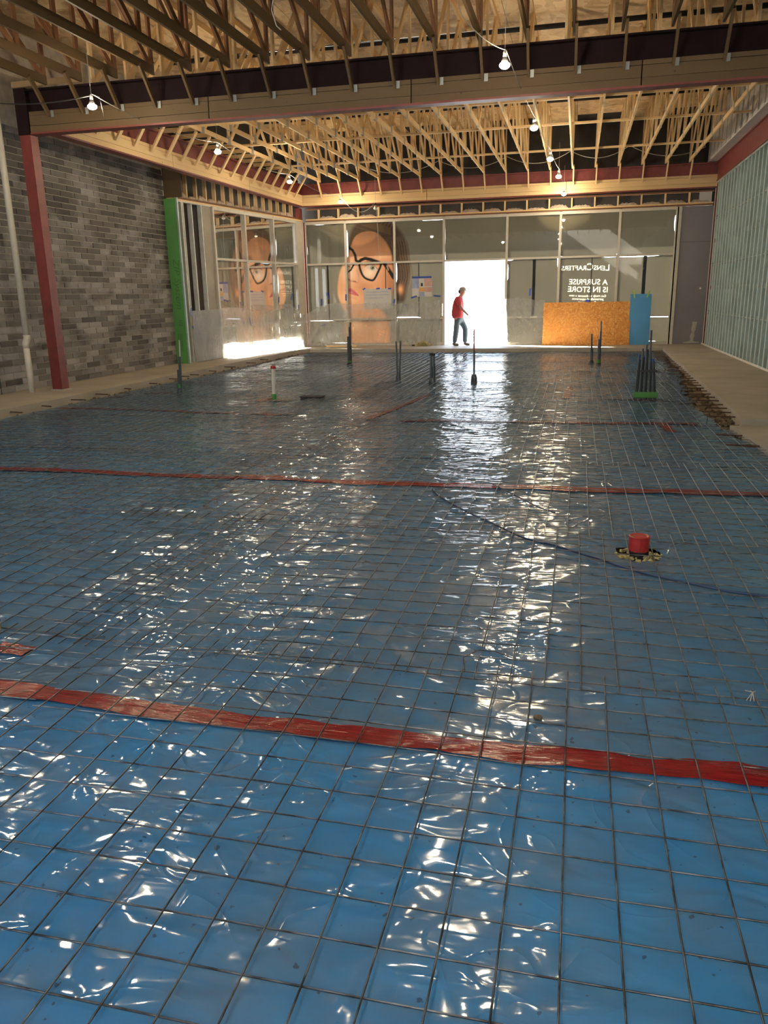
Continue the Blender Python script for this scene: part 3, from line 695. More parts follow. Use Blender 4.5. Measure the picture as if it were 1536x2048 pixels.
n0 = make_truss(-1.2, YB + .05, 'pine_shaded', .135, '', '', 1.72, False, 'pine_red', (YB - .015, 4.63))
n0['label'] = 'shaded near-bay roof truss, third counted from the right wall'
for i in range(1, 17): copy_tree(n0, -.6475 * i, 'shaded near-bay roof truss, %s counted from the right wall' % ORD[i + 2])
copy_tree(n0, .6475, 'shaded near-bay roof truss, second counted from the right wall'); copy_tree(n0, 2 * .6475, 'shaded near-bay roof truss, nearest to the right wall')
# bridging lines of the far bay
for i, (y, zz, n) in enumerate(((16.6, ZC + .13, 'nearest'), (19.0, ZC + .13, 'middle'), (22.2, ZC + .12, 'farthest'))):
    o = MB().bb((-8.4, y, zz - .04 + .0), (3.3, y + .089, zz)).obj('bridging_lumber', 'pine', None); tag(o, '%s of three pine bridging boards crossing the far-bay trusses' % n, 'board')
for i, (y, n) in enumerate(((8.2, 'near'),)):
    o = MB().bb((-9.0, y, ZC + .16), (3.5, y + .089, ZC + .20)).obj('bridging_lumber', 'pine_red', None); tag(o, 'bridging board crossing the shaded near-bay trusses', 'board')
# sprinkler / black pipes
for y, z, n in ((15.9, 6.22, 'over the near part of the far bay'), (21.5, 6.2, 'over the far part of the far bay'), (7.5, 6.22, 'over the near bay')):
    o = MB().tube([(-8.8, y, z), (3.3, y, z)], .045, 10).obj('black_pipe', 'dark_metal', None, smooth=True); tag(o, 'black pipe hung under the roof deck %s' % n, 'pipe')
# kickers on the left beam
for i in range(18):
    y = 13.3 + i * .635; xb_ = -8.83 + (y - 12.7) / 12.2 * .18 + .10
    MB().bar((xb_ + .02, y, 4.62), (xb_ + .42, y, ZC + .10), .089, .036, (1, 0, 0)).obj('kicker', 'pine', lb_)
# end blocking inside deck over left beam
for i in range(16):
    y = 13.2 + i * .72; MB().bb((-9.9, y, 5.30), (-8.45, y + .038, 5.39)).obj('lookout', 'pine', lb_)
# ceiling deck
ce = struct('ceiling', (0, 10, ZT), 'chipboard roof deck')
me0 = MB().box((0, 0, 0), (1.212, 2.43, .014)).mesh('deck_panel', 'osb_deck')
for i in range(12):
    for j in range(12):
        if j * 2.44 - 3.9 + (1.22 if i % 2 else 0) < -.4 and -4.6 < -9.4 + i * 1.22 < 2.0: continue  # panels left out for the added light gap
        o = link('deck_panel', me0, ce, loc=Vector((-10.0 + i * 1.22 + .6, -3.9 + j * 2.44 + (1.22 if i % 2 else 0), ZT + .012 + (.002 if (i + j) % 2 else 0))) - Vector((0, 10, ZT)))
MB().bb((-10.3, -.4, ZT + .03), (4.4, 25.6, ZT + .2)).bb((-10.3, -4.5, ZT + .03), (-2.7, -.4, ZT + .2)).bb((.3, -4.5, ZT + .03), (4.4, -.4, ZT + .2)).bb((-2.7, -4.5, ZT + .03), (.3, -2.8, ZT + .2)).obj('roof_slab', 'felt_black', ce)  # slab pieces leave an added gap that lets sky onto the near floor

# ================================================================== FAR AND RIGHT WALLS
YF = 25.3
wf = struct('wall_far', (0, YF, 0), 'wall above and beside the storefront')
MB().bb((-9.2, YF + .16, 3.98), (4.2, YF + .30, 6.7)).obj('backing', 'felt_black', wf)
MB().bb((-9.4, YF + .10, 5.1), (3.32, YF + .14, 6.5)).obj('roofing_felt', 'felt_black', wf)
MB().bb((-8.6, YF - .06, 4.00), (3.6, YF + .08, 4.04)).obj('header_plate', 'pine_red', wf); MB().bb((-8.6, YF - .06, 4.045), (3.6, YF + .08, 4.083)).obj('header_plate', 'pine', wf)
MB().bb((-8.6, YF - .06, 4.36), (3.6, YF + .08, 4.40)).obj('header_plate', 'pine_red', wf)
x = -8.2
while x < 3.5:
    MB().bb((x, YF - .05, 4.083), (x + .04, YF + .08, 4.36)).obj('header_stud', 'pine', wf); x += .655
def batt(parent, p, d, wid, hgt_, dep=.12):
    n, m = 14, 6; P = np.zeros((m, n, 3)); d = Vector(d); s_ = Vector((d.y, -d.x, 0))
    for i in range(m):
        for j in range(n):
            u = j / (n - 1) - .5; v = i / (m - 1); a = v * PI
            h_ = hgt_ * (0.7 + .6 * random.random()) * (1 - (2 * abs(u)) ** 4) * math.sin(a); off = -math.cos(a) * dep / 2
            q = Vector(p) + d * (u * wid) + s_ * off; P[i, j] = (q.x, q.y, q.z + h_)
    return link('insulation_batt', grid_mesh('insulation_batt', P, 'insulation'), parent)
x = -8.1
while x < 3.2: batt(wf, (x + .2, YF - .0, 4.085), (1, 0, 0), .56, random.uniform(.04, .11)); x += .655
MB().bb((3.22, YF - .04, 4.083), (3.55, YF + .05, 4.36)).obj('insulation_batt', 'white_wrap', wf)
gp = MB().bb((2.78, YF - .02, S), (3.72, YF + .1, 3.98)).obj('grey_board', 'grey_board', wf, label='dark grey gypsum board at the right end')
MB().bb((2.78, YF - .023, 3.02), (3.72, YF - .019, 3.026)).obj('board_joint', 'felt_black', wf)
# plaster smear on the board
P = np.zeros((24, 9, 3)); 
for i in range(24):
    v = i / 23; wv_ = .03 + .05 * fbm(np.array([v * 6.]), np.array([2.]), 3)[0] + (.16 if v < .08 else 0)
    for j in range(9): P[i, j] = (3.32 + .06 * v + (j / 8 - .5) * wv_ * 2.2, YF - .024 - .002 * math.sin(j / 8 * PI), S + .03 + v * .62)
link('plaster_smear', grid_mesh('plaster_smear', P, 'plaster_smear'), wf)
MB().box((3.45, YF - .026, 1.72), (.05, .006, .05)).obj('plaster_patch', 'white_metal', wf)

wr_o = struct('wall_right', (3.7, 15, 0), 'open steel stud wall on the right')
MB().bb((3.72, -3.2, S - .2), (3.80, 25.5, 4.6)).obj('sheathing', 'glass_mat_board', wr_o)
MB().bb((3.60, 7.4, S), (3.72, 25.25, S + .006)).bb((3.598, 7.4, S), (3.603, 25.25, S + .045)).obj('bottom_track', 'white_metal', wr_o)
MB().bb((3.60, 7.4, 4.53), (3.72, 25.25, 4.575)).obj('top_track', 'galvanised', wr_o)
sm = MB(); z0s, z1s = S + .006, 4.53; holes = [1.06, 1.73, 2.36, 3.0, 3.62]
zz = z0s
for hz_ in holes:
    sm.bb((-.05, -.0006, zz), (.05, .0006, hz_ - .05)); sm.bb((-.05, -.0006, hz_ - .05), (-.019, .0006, hz_ + .05)); sm.bb((.019, -.0006, hz_ - .05), (.05, .0006, hz_ + .05)); zz = hz_ + .05
sm.bb((-.05, -.0006, zz), (.05, .0006, z1s)); nweb = len(sm.f); sm.bb((-.0512, 0, z0s), (-.05, .041, z1s)); sm.bb((.05, 0, z0s), (.0512, .041, z1s)); sm.bb((-.0512, -.0012, z0s), (-.036, 0, z1s))
stme = sm.mesh('metal_stud', 'galvanised'); stme.materials.append(MATS['stud_edge_lit'])
for f_ in list(stme.polygons)[nweb:]: f_.material_index = 1
for i in range(44):
    link('metal_stud', stme, wr_o, loc=Vector((3.655, 25.05 - i * .402, 0)) - Vector((3.7, 15, 0)))
for z in (1.06, 2.36, 3.62): MB().bb((3.645, 7.5, z - .012), (3.665, 25.1, z + .002)).obj('bridging_channel', 'galvanised', wr_o)
# white wrapped parapet wall
wp = struct('wall_parapet', (3.4, 18, 5.1), 'white wrapped upstand above the right beam')
MB().bb((3.36, YB + .3, 5.10), (3.58, 25.2, 5.115)).obj('soffit_wrap', 'white_wrap', wp)
P = np.zeros((24, 240, 3))
for i in range(24):
    for j in range(240):
        y = YB + .3 + (25.2 - YB - .3) * j / 239; z = 5.11 + 1.25 * i / 23
        P[i, j] = (3.36 + .02 * math.sin(y * 9.8) ** 8 - .03 * fbm(np.array([y * 2.]), np.array([z * .8]), 3)[0], y, z)
link('wall_wrap', grid_mesh('wall_wrap', P, 'white_wrap'), wp)
for i in range(20): MB().bb((3.325, YB + .6 + i * .61, 5.12), (3.345, YB + .64 + i * .61, 6.34)).obj('batten', 'white_wrap', wp)
for i in range(6): MB().bb((3.37, 14 + i * 2.0, 5.095), (3.58, 14.03 + i * 2.0, 5.099)).obj('wrap_fold', 'white_metal', wp)
MB().bb((3.335, YB + .3, 5.09), (3.375, 25.2, 5.13)).obj('wrap_edge', 'white_wrap', wp)
MB().bb((3.80, -3.2, 4.6), (3.9, 25.6, 6.6)).obj('outer_skin', 'felt_black', wp)
# rear wall with a wide opening
wb = struct('wall_rear', (0, -3.1, 0), 'wall behind the camera with a wide opening')
MB().bb((-11, -3.3, -.3), (-8.8, -3.1, 6.6)).bb((-4.6, -3.3, -.3), (4.6, -3.1, 6.6)).bb((-8.8, -3.3, 3.6), (-4.6, -3.1, 6.6)).obj('wall_panel', 'exterior_render', wb)

# ================================================================== LEFT RETURN, STUDS, STOREFRONTS
P0 = Vector((-9.36, 20.06, 0)); D = Vector((0.1433, 0.98968, 0)); N = Vector((D.y, -D.x, 0))   # N points into the room
def W(s_, z, off=0.0): q = P0 + D * s_ + N * off; return Vector((q.x, q.y, z))
def wbar(mb, s0, s1, z0, z1, o0, o1):
    R = Matrix((D, N * -1, Vector((0, 0, 1)))).transposed(); c = W((s0 + s1) / 2, (z0 + z1) / 2, (o0 + o1) / 2)
    return mb.box(c, (abs(s1 - s0), abs(o1 - o0), abs(z1 - z0)), R)
wls = struct('wall_return', (-9.5, 18.4, 0), 'framed return between brick and storefront')
# green sheathing end facing the room's front
MB().bb((-9.92, 18.26, S), (-9.50, 18.30, 4.02)).obj('green_sheathing', 'green_sheathing', wls)
MB().bb((-9.52, 18.28, S), (-9.46, 18.34, 4.05)).obj('corner_stud', 'galvanised', wls)
def text_mesh(txt, size, mat, name, parent, origin, ux, uz, ny, mirror=False, shear=0.0, align='CENTER', depth=.001, squash=1.0):
    cu = bpy.data.curves.new('txt', 'FONT'); cu.body = txt; cu.size = size; cu.align_x = align; cu.shear = shear; cu.extrude = depth; cu.resolution_u = 3
    ob = bpy.data.objects.new('txt', cu); COL.objects.link(ob); dg = bpy.context.evaluated_depsgraph_get(); dg.update()
    me = bpy.data.meshes.new_from_object(ob.evaluated_get(dg)); bpy.data.objects.remove(ob)
    sx_ = -1 if mirror else 1
    for v in me.vertices: 
        p = Vector(origin) + Vector(ux) * (v.co.x * sx_ * squash) + Vector(uz) * v.co.y + Vector(ny) * v.co.z; v.co = p
    me.materials.clear(); me.materials.append(MATS[mat]); me.name = name
    return link(name, me, parent)
# lettering on the green sheathing reads upward
gt = text_mesh('ZIP System', .23, 'faded_print', 'lettering', wls, (-9.68, 18.257, 2.05), (0, 0, -1), (1, 0, 0), (0, -1, 0), shear=.25, squash=1.15)
text_mesh('1/2', .14, 'faded_print', 'lettering', wls, (-9.66, 18.255, 1.12), (0, 0, -1), (1, 0, 0), (0, -1, 0))
for k in range(3): MB().bb((-9.72 + k * .05, 18.252, .45), (-9.705 + k * .05, 18.258, .85)).obj('print_line', 'faded_print', wls)
# studs along the rotated wall
for s_, w_, mt, d0 in ((-1.72, .05, 'galvanised', -.02), (-1.40, .04, 'white_metal', 0), (-1.33, .03, 'white_metal', 0), (-.98, .035, 'white_metal', 0), (-.56, .035, 'white_metal', 0)):
    wbar(MB(), s_, s_ + w_, S, 4.02, -.12, d0).obj('stud', mt, wls)
wbar(MB(), -.50, -.12, S, 4.0, -.10, -.01).obj('osb_filler', 'concrete', wls, label='pale mottled board beside the window')
wbar(MB(), -1.75, -.10, 3.98, 4.03, -.12, .01).obj('head_track', 'white_metal', wls)
wbar(MB(), -1.8, -.1, S - .1, 4.0, -.20, -.14).obj('black_backing', 'felt_black', wls)
MB().bb((-9.75, 18.25, 4.04), (-9.30, 18.29, 5.0)).obj('header_stud', 'pine_shaded', wls)
# header above left storefront
hl = struct('wall_header', (-9, 22, 4.2), 'stud header above the left storefront')
wbar(MB(), -1.8, 5.0, 4.00, 4.04, -.12, .02).obj('header_plate', 'pine', hl); wbar(MB(), -1.8, 5.0, 4.045, 4.083, -.12, .02).obj('header_plate', 'pine_red', hl)
for i in range(15): wbar(MB(), -1.55 + i * .42, -1.51 + i * .42, 4.083, 4.95, -.10, .0).obj('header_stud', 'pine', hl)
wbar(MB(), -2.0, 5.2, 3.98, 6.5, -.30, -.20).obj('backing', 'felt_black', hl)
for i in range(14): batt(hl, W(-1.32 + i * .42, 4.085, -.02), D, .38, random.uniform(.05, .12))

# ---- painted films --------------------------------------------------------------------------
def inpoly(px, py, poly):
    r = np.zeros(px.shape, bool); n = len(poly)
    for i in range(n):
        x1, y1 = poly[i]; x2, y2 = poly[(i + 1) % n]
        c = ((y1 > py) != (y2 > py)) & (px < (x2 - x1) * (py - y1) / ((y2 - y1) + 1e-9) + x1); r ^= c
    return r
def linedist(px, py, pts):
    d = np.full(px.shape, 1e9)
    for (x1, y1), (x2, y2) in zip(pts, pts[1:]):
        L = (x2 - x1) ** 2 + (y2 - y1) ** 2 + 1e-9; u = np.clip(((px - x1) * (x2 - x1) + (py - y1) * (y2 - y1)) / L, 0, 1)
        d = np.minimum(d, np.hypot(px - x1 - u * (x2 - x1), py - y1 - u * (y2 - y1)))
    return d
def polydist(px, py, poly): 
    d = linedist(px, py, poly + [poly[0]]); return np.where(inpoly(px, py, poly), -d, d)
BG = np.array([.19, .168, .115])
def mixc(c, col, a): return c * (1 - a[..., None]) + np.array(col) * a[..., None]
def smo(P_, n=5): 
    m = len(P_); out = []
    for i in range(m):
        p0, p1, p2, p3 = [np.array(P_[(i + q) % m], float) for q in (-1, 0, 1, 2)]
        for k in range(n): u = k / n; out.append(tuple(.5 * (2 * p1 + (p2 - p0) * u + (2 * p0 - 5 * p1 + 4 * p2 - p3) * u * u + (3 * p1 - p0 - 3 * p2 + p3) * u ** 3)))
    return out
def sm_(d, w_=2.0): return np.clip(.5 - d / (2 * w_), 0, 1)
def face_art(px, py):
    """portrait print, in a 4.8x enlarged drafting grid"""
    c = np.ones(px.shape + (3,)) * BG
    hair = smo([(590, 600), (572, 470), (600, 340), (660, 262), (760, 225), (900, 220), (1010, 260), (1110, 360), (1160, 500), (1175, 700), (1150, 880), (1120, 1010), (1030, 980), (990, 800), (900, 500), (700, 420)])
    c = mixc(c, (.075, .050, .032), sm_(polydist(px, py, hair), 16))
    skin = smo([(470, 960), (463, 880), (476, 780), (492, 690), (530, 610), (580, 520), (605, 450), (650, 370), (740, 335), (840, 345), (930, 420), (985, 520), (1000, 640), (1005, 800), (990, 930), (930, 1040), (800, 1110), (650, 1115), (530, 1070)], 4)
    inn = sm_(polydist(px, py, skin), 9); c = mixc(c, (.74, .33, .15), inn)
    g = lambda x, y, a, b: np.exp(-(((px - x) / a) ** 2 + ((py - y) / b) ** 2))
    c = mixc(c, (.95, .58, .34), g(590, 690, 90, 130) * inn * .85); c = mixc(c, (.95, .56, .30), g(560, 960, 120, 70) * inn * .6)
    c = mixc(c, (.96, .68, .44), g(780, 720, 70, 60) * inn); c = mixc(c, (.90, .50, .26), g(900, 560, 90, 30) * inn * .8)
    c = mixc(c, (.36, .12, .05), g(990, 850, 80, 220) * inn * .8); c = mixc(c, (.17, .095, .06), np.clip((500 - py) / 170, 0, 1) * inn * .85)
    c = mixc(c, (.45, .17, .07), g(720, 860, 60, 50) * inn * .45); c = mixc(c, (.40, .14, .06), g(880, 1000, 140, 90) * inn * .6); c = mixc(c, (.45, .18, .08), g(690, 700, 24, 70) * inn * .5)
    neck = smo([(560, 1120), (900, 1090), (960, 1300), (930, 1430), (560, 1430)]); c = mixc(c, (.62, .28, .11), sm_(polydist(px, py, neck), 22))
    c = mixc(c, (.92, .48, .20), g(640, 1230, 60, 60)); c = mixc(c, (.85, .40, .16), g(870, 1260, 30, 80)); c = mixc(c, (.13, .08, .045), g(760, 1180, 130, 40) * .8)
    # nose, lips
    c = mixc(c, (.50, .15, .08), sm_(linedist(px, py, [(556, 758), (575, 785), (612, 796), (640, 805), (668, 812)]) - 4, 6) * .75)
    c = mixc(c, (.16, .04, .03), sm_(linedist(px, py, [(574, 772), (588, 782)]) - 4, 4)); c = mixc(c, (.16, .04, .03), sm_(linedist(px, py, [(626, 796), (648, 800)]) - 4, 4))
    c = mixc(c, (.58, .20, .10), sm_(linedist(px, py, [(660, 690), (678, 750), (676, 806)]) - 3, 9) * .6); c = mixc(c, (.97, .66, .42), sm_(linedist(px, py, [(612, 640), (606, 720), (600, 765)]) - 6, 14) * .7)
    lips = smo([(541, 868), (572, 868), (598, 862), (640, 892), (674, 936), (625, 926), (575, 908), (545, 892)]); c = mixc(c, (.60, .14, .13), sm_(polydist(px, py, lips), 3)); c = mixc(c, (.82, .34, .28), g(590, 900, 30, 7) * .7)
    c = mixc(c, (.25, .05, .05), sm_(linedist(px, py, [(545, 882), (600, 886), (670, 934)]) - 1.5, 2)); c = mixc(c, (.55, .22, .10), sm_(linedist(px, py, [(560, 940), (610, 952), (650, 965)]) - 4, 10) * .5)
    # eye
    eye = smo([(752, 662), (785, 646), (825, 656), (858, 690), (850, 706), (812, 704), (778, 690)]); c = mixc(c, (.66, .52, .38), sm_(polydist(px, py, eye), 4))
    m_ = sm_(polydist(px, py, eye), 2); c = mixc(c, (.22, .20, .08), sm_(np.hypot(px - 812, py - 675) - 20, 3) * m_); c = mixc(c, (.02, .02, .02), sm_(np.hypot(px - 814, py - 674) - 9, 2)); c = mixc(c, (.95, .9, .8), sm_(np.hypot(px - 807, py - 668) - 2.5, 1.5))
    c = mixc(c, (.12, .05, .03), sm_(linedist(px, py, [(738, 662), (760, 648), (788, 640), (828, 650), (866, 694)]) - 2.5, 3)); c = mixc(c, (.50, .20, .10), sm_(linedist(px, py, [(740, 640), (790, 624), (850, 645)]) - 2, 5) * .6)
    c = mixc(c, (.22, .09, .04), sm_(linedist(px, py, [(716, 622), (780, 600), (850, 610), (896, 640)]) - 4, 7) * .6)
    c = mixc(c, (.28, .16, .10), sm_(linedist(px, py, [(556, 668), (584, 656), (606, 664)]) - 4, 4))
    # spectacles
    fr = (.018, .017, .016)
    c = mixc(c, fr, sm_(linedist(px, py, smo([(690, 634), (704, 716), (738, 768), (800, 792), (828, 780), (858, 728), (892, 652), (868, 622), (760, 614)], 4) + [(690, 634)]) - 10, 3))
    c = mixc(c, fr, sm_(linedist(px, py, [(674, 618), (700, 588), (740, 572), (800, 586), (868, 612), (930, 636)]) - 15, 3))
    c = mixc(c, fr, sm_(linedist(px, py, [(925, 640), (962, 690), (1010, 770)]) - 17, 3)); c = mixc(c, (.45, .25, .13), sm_(linedist(px, py, [(952, 660), (962, 700)]) - 6, 4))
    c = mixc(c, fr, sm_(linedist(px, py, [(686, 606), (655, 590), (642, 545), (614, 495), (572, 462)]) - 12, 3))
    c = mixc(c, fr, sm_(linedist(px, py, [(640, 630), (604, 690), (566, 716), (548, 640), (520, 622)]) - 8, 3))
    # hair strands
    for k in range(16):
        x0_ = 1000 + k * 12; st_ = [(x0_ - 20, 420), (x0_ + 10, 600), (x0_ + 30, 760), (x0_ + 6 * (k % 3), 920)]
        c = mixc(c, (.30, .16, .07) if k % 2 else (.05, .03, .02), sm_(linedist(px, py, st_) - 2, 3) * .55)
    c = mixc(c, (.85, .36, .14), np.exp(-(((px - 1085) / 26.) ** 2 + ((py - 890) / 40.) ** 2)))
    return c
def face_far(X, Z):
    # drafting grid measured on the far storefront plane: 64.2 px per metre * 4.8
    px = 580 + 0; gx = (X - (-8.66)) * 61.9 * 4.8 + (613 - 580) * 4.8; gy = (530 - 400) * 4.8 - (Z - 2.70) * 65.0 * 4.8
    return face_art(gx, gy)
def face_left(s_, Z):
    gx = (s_ - (-.05)) * 36.0 * 4.8 * 1.72 - 60; gy = 640 - (Z - 2.70) * 65 * 4.8 * 1.0
    c = face_art(gx * 1.0 + 330, gy - 20)
    # bare second portrait at the left edge
    b = face_art(gx * 2.0 + 500, gy * 1.0 - 60); m = (s_ < .62) & (Z > .9) & (Z < 2.6)
    k = np.clip((.62 - s_) / .05, 0, 1) * ((Z > .9) & (Z < 2.62)); tone = np.array([.46, .27, .14])
    return c * (1 - .85 * k[..., None]) + (0.5 * b + .5 * tone) * (.85 * k[..., None])
def plain(a, Z): 
    c = np.ones(a.shape + (3,)) * BG; return c * (0.94 + .12 * fbm(a * 1.5 + 5, Z * 1.5 + 2, 3))[..., None]
def film(parent, a0, a1, z0, z1, to3, art, inset=.012, res=.016, leak=None):
    i = [0] * 4
    if art is plain: res = .05
    if art in TEXTART: res = .0075
    na = max(2, int((a1 - a0) / res)); nz_ = max(2, int((z1 - z0) / res))
    A, Z = np.meshgrid(np.linspace(a0 + i[0], a1 - i[1], na), np.linspace(z0 + i[2], z1 - i[3], nz_))
    C = art(A, Z); C = np.clip(C, 0, 1)
    def lk(q, sd): return -.022 + .045 * np.clip((fbm(q * .9 + sd, q * 0 + sd, 2) - .47) * 9, 0, 1)
    k = [random.uniform(0, 90) for _ in range(4)]
    fa = (A - A[0, 0]) / (a1 - a0); fz = (Z - Z[0, 0]) / (z1 - z0)
    l_, r__ = lk(Z[:, 0], k[0]), lk(Z[:, 0], k[1]); b_, t__ = lk(A[0], k[2]), lk(A[0], k[3])
    if a0 > 100: pass
    A2 = a0 + l_[:, None] + (a1 - a0 - l_[:, None] - r__[:, None]) * np.linspace(0, 1, na)[None, :]
    Z2 = z0 + b_[None, :] + (z1 - z0 - b_[None, :] - t__[None, :]) * np.linspace(0, 1, nz_)[:, None]
    P = np.stack(to3(A2, Z2), -1)
    return link('window_film', grid_mesh('window_film', P, 'window_film', False, C), parent)
# lettering is printed through the film as clear, mirrored text (seen from indoors)
def text_tris(txt, size, align):
    cu = bpy.data.curves.new('txt', 'FONT'); cu.body = txt; cu.size = size; cu.align_x = align; cu.resolution_u = 3; cu.offset = size * .012
    ob = bpy.data.objects.new('txt', cu); COL.objects.link(ob); dg = bpy.context.evaluated_depsgraph_get(); dg.update()
    me = bpy.data.meshes.new_from_object(ob.evaluated_get(dg)); bpy.data.objects.remove(ob); me.calc_loop_triangles()
    v = np.array([(q.co.x, q.co.y) for q in me.vertices]); f = np.array([tuple(t_.vertices) for t_ in me.loop_triangles]); return v, f
def advert_art(cx, z1, k):
    items = []; x_ = .62
    for tx, sz in (('L', .27), ('ENS', .20), ('C', .29), ('RAFTERS', .20)):
        v, f = text_tris(tx, sz, 'LEFT'); w_ = v[:, 0].max() - v[:, 0].min(); v = v - [v[:, 0].min(), 0]
        items.append((np.stack([cx + (x_ - v[:, 0]) * k, z1 + v[:, 1] * k], 1), f)); x_ -= w_ + .024
    for tx, sz, dz in (('A SURPRISE', .235, -.44), ('IS IN STORE', .235, -.67), ('Get ready to discover a new', .098, -.82), ('personalized experience.', .098, -.92), ('Coming soon!', .098, -1.02)):
        v, f = text_tris(tx, sz, 'CENTER'); items.append((np.stack([cx - v[:, 0] * k, z1 + (dz + v[:, 1]) * k], 1), f))
    def art(A, Z):
        C = plain(A, Z); al = np.zeros(A.shape)
        av = A[0]; zv = Z[:, 0]
        for v, f in items:
            for t_ in f:
                p = v[t_]; i0, i1 = np.searchsorted(av, [p[:, 0].min() - .004, p[:, 0].max() + .004]); j0, j1 = np.searchsorted(zv, [p[:, 1].min() - .004, p[:, 1].max() + .004])
                if i1 <= i0 or j1 <= j0: continue
                a = A[j0:j1, i0:i1]; z = Z[j0:j1, i0:i1]
                e = [(p[(q + 1) % 3, 0] - p[q, 0]) * (z - p[q, 1]) - (p[(q + 1) % 3, 1] - p[q, 1]) * (a - p[q, 0]) for q in range(3)]
                ins = ((e[0] >= 0) & (e[1] >= 0) & (e[2] >= 0)) | ((e[0] <= 0) & (e[1] <= 0) & (e[2] <= 0)); al[j0:j1, i0:i1] = np.maximum(al[j0:j1, i0:i1], ins)
        return np.concatenate([C, al[..., None]], -1)
    return art
ART_FAR = advert_art(.26, 2.30, .93); ART_LEFT = advert_art(3.78, 2.36, .62); TEXTART = [ART_FAR, ART_LEFT]
# ---- storefronts
def storefront(name, label, stops, z_rows, frame, face, faces_in, text=None):
    t_ = struct(name, tuple(frame(stops[0], S, 0)), label)
    fwd = .055
    def fb_(a0, a1, z0, z1, o0=-.07, o1=.05): return frame_box(frame, a0, a1, z0, z1, o0, o1)
    for i, a in enumerate(stops):
        fb_(a - .035, a + .035, S, z_rows[-1] + .03).obj('mullion', 'aluminium', t_)
    for z in z_rows:
        for a0, a1 in zip(stops, stops[1:]):
            hh_ = .045 if z in (z_rows[0], z_rows[-1]) else .028
            fb_(a0 + .035, a1 - .035, z - hh_, z + hh_, -.065, .045).obj('transom', 'aluminium', t_)
    for a0, a1 in zip(stops, stops[1:]):
        for z0, z1 in zip(z_rows, z_rows[1:]):
            fb_(a0 + .03, a1 - .03, z0 + .02, z1 - .02, -.022, -.018).obj('pane', 'window_glass', t_)
            art = face if any(f0 - .01 <= a0 < f1 for f0, f1 in faces_in) else plain
            if text and abs(a0 - text[0]) < .01 and .9 < z0 < 1: art = text[1]
            gap = .0
            if leak_rows and z0 < .2: gap = leak_rows
            film(t_, a0 + .035, a1 - .035, z0 + .028 + gap, z1 - .028, lambda A, Z: tuple(np.moveaxis(np.stack([np.asarray(frame_np(frame, A, Z, -.04))], 0)[0], 0, 0)), art)
    return t_
def frame_box(frame, a0, a1, z0, z1, o0, o1):
    mb = MB(); vs_ = [frame(a, z, o) for a in (a0, a1) for o in (o0, o1) for z in (z0, z1)]
    mb.v = [tuple(v) for v in vs_]; mb.f = [(0, 1, 3, 2), (4, 6, 7, 5), (0, 4, 5, 1), (2, 3, 7, 6), (0, 2, 6, 4), (1, 5, 7, 3)]; return mb
def frame_np(frame, A, Z, off):
    o = frame(0, 0, off); d = frame(1, 0, off) - o
    return [o.x + d.x * A, o.y + d.y * A, Z + 0 * A]
def FW(a, z, o): return W(a, z, o)
def FF(a, z, o): return Vector((a, YF - o, z))
rowsz = [S + .04, .96, 2.70, 3.96]
leak_rows = .30
w1 = storefront('window_1', 'left storefront, angled, with portrait print', [-.08, 1.47, 3.06, 4.50], rowsz, FW, face_left, [(-.1, 3.0)], (3.06, ART_LEFT))
leak_rows = 0
w2 = storefront('window_2', 'far storefront left of the doorway, with portrait print', [-8.66, -7.31, -5.71, -4.14], rowsz, FF, face_far, [(-8.7, -4.2)])
w3 = storefront('window_3', 'far storefront right of the doorway, with mirrored lettering', [-2.20, -.62, 1.08, 2.66], rowsz, FF, plain, [], (-.62, ART_FAR))
frame_box(FF, -8.95, -8.66, S, 3.99, -.07, .05).obj('jamb', 'aluminium', w2); frame_box(FW, 4.5, 4.95, S, 3.99, -.07, .02).obj('jamb', 'aluminium', w1)
frame_box(FF, 2.66, 2.78, S, 3.99, -.07, .05).obj('jamb', 'aluminium', w3)
# transom light above door
d1 = struct('door_1', (-3.17, YF, S), 'wide open doorway flooded with daylight')
frame_box(FF, -4.105, -2.235, 2.672, 2.728, -.065, .045).obj('transom', 'aluminium', d1)
frame_box(FF, -4.105, -2.235, 3.915, 4.0, -.065, .045).obj('transom', 'aluminium', d1)
frame_box(FF, -4.11, -2.23, 2.72, 3.94, -.022, -.018).obj('pane', 'window_glass', d1)
film(d1, -4.105, -2.235, 2.73, 3.915, lambda A, Z: tuple(frame_np(FF, A, Z, -.04)), plain)
frame_box(FF, -4.105, -2.235, S - .01, S + .012, -.08, .05).obj('threshold', 'aluminium', d1)
# dark film seams
for a, w_ in ((-7.96, .06), (-6.03, .022), (-4.95, .03)): frame_box(FF, a - w_ / 2, a + w_ / 2, .99, 2.67, -.034, -.030).obj('film_seam', 'felt_black', w2)
for a, w_ in ((-1.36, .09), (.34, .03), (1.86, .10)): frame_box(FF, a - w_ / 2, a + w_ / 2, .99, 2.67, -.034, -.030).obj('film_seam', 'felt_black', w3)
for a, w_ in ((1.20, .05), (2.85, .04), (3.75, .02)): frame_box(FW, a - w_ / 2, a + w_ / 2, .99, 2.67, -.034, -.030).obj('film_seam', 'felt_black', w1)
# outside canopy
cn = thing('canopy', 'flat canopy slab outside above the far storefront', 'canopy', (-3, 25.9, 4.1))
MB().bb((-9.6, YF + .2, 4.06), (4.2, YF + .62, 4.28)).obj('slab', 'exterior_render', cn); MB().bb((-9.6, YF + .60, 4.03), (4.2, YF + .64, 4.32)).obj('fascia', 'exterior_render', cn)

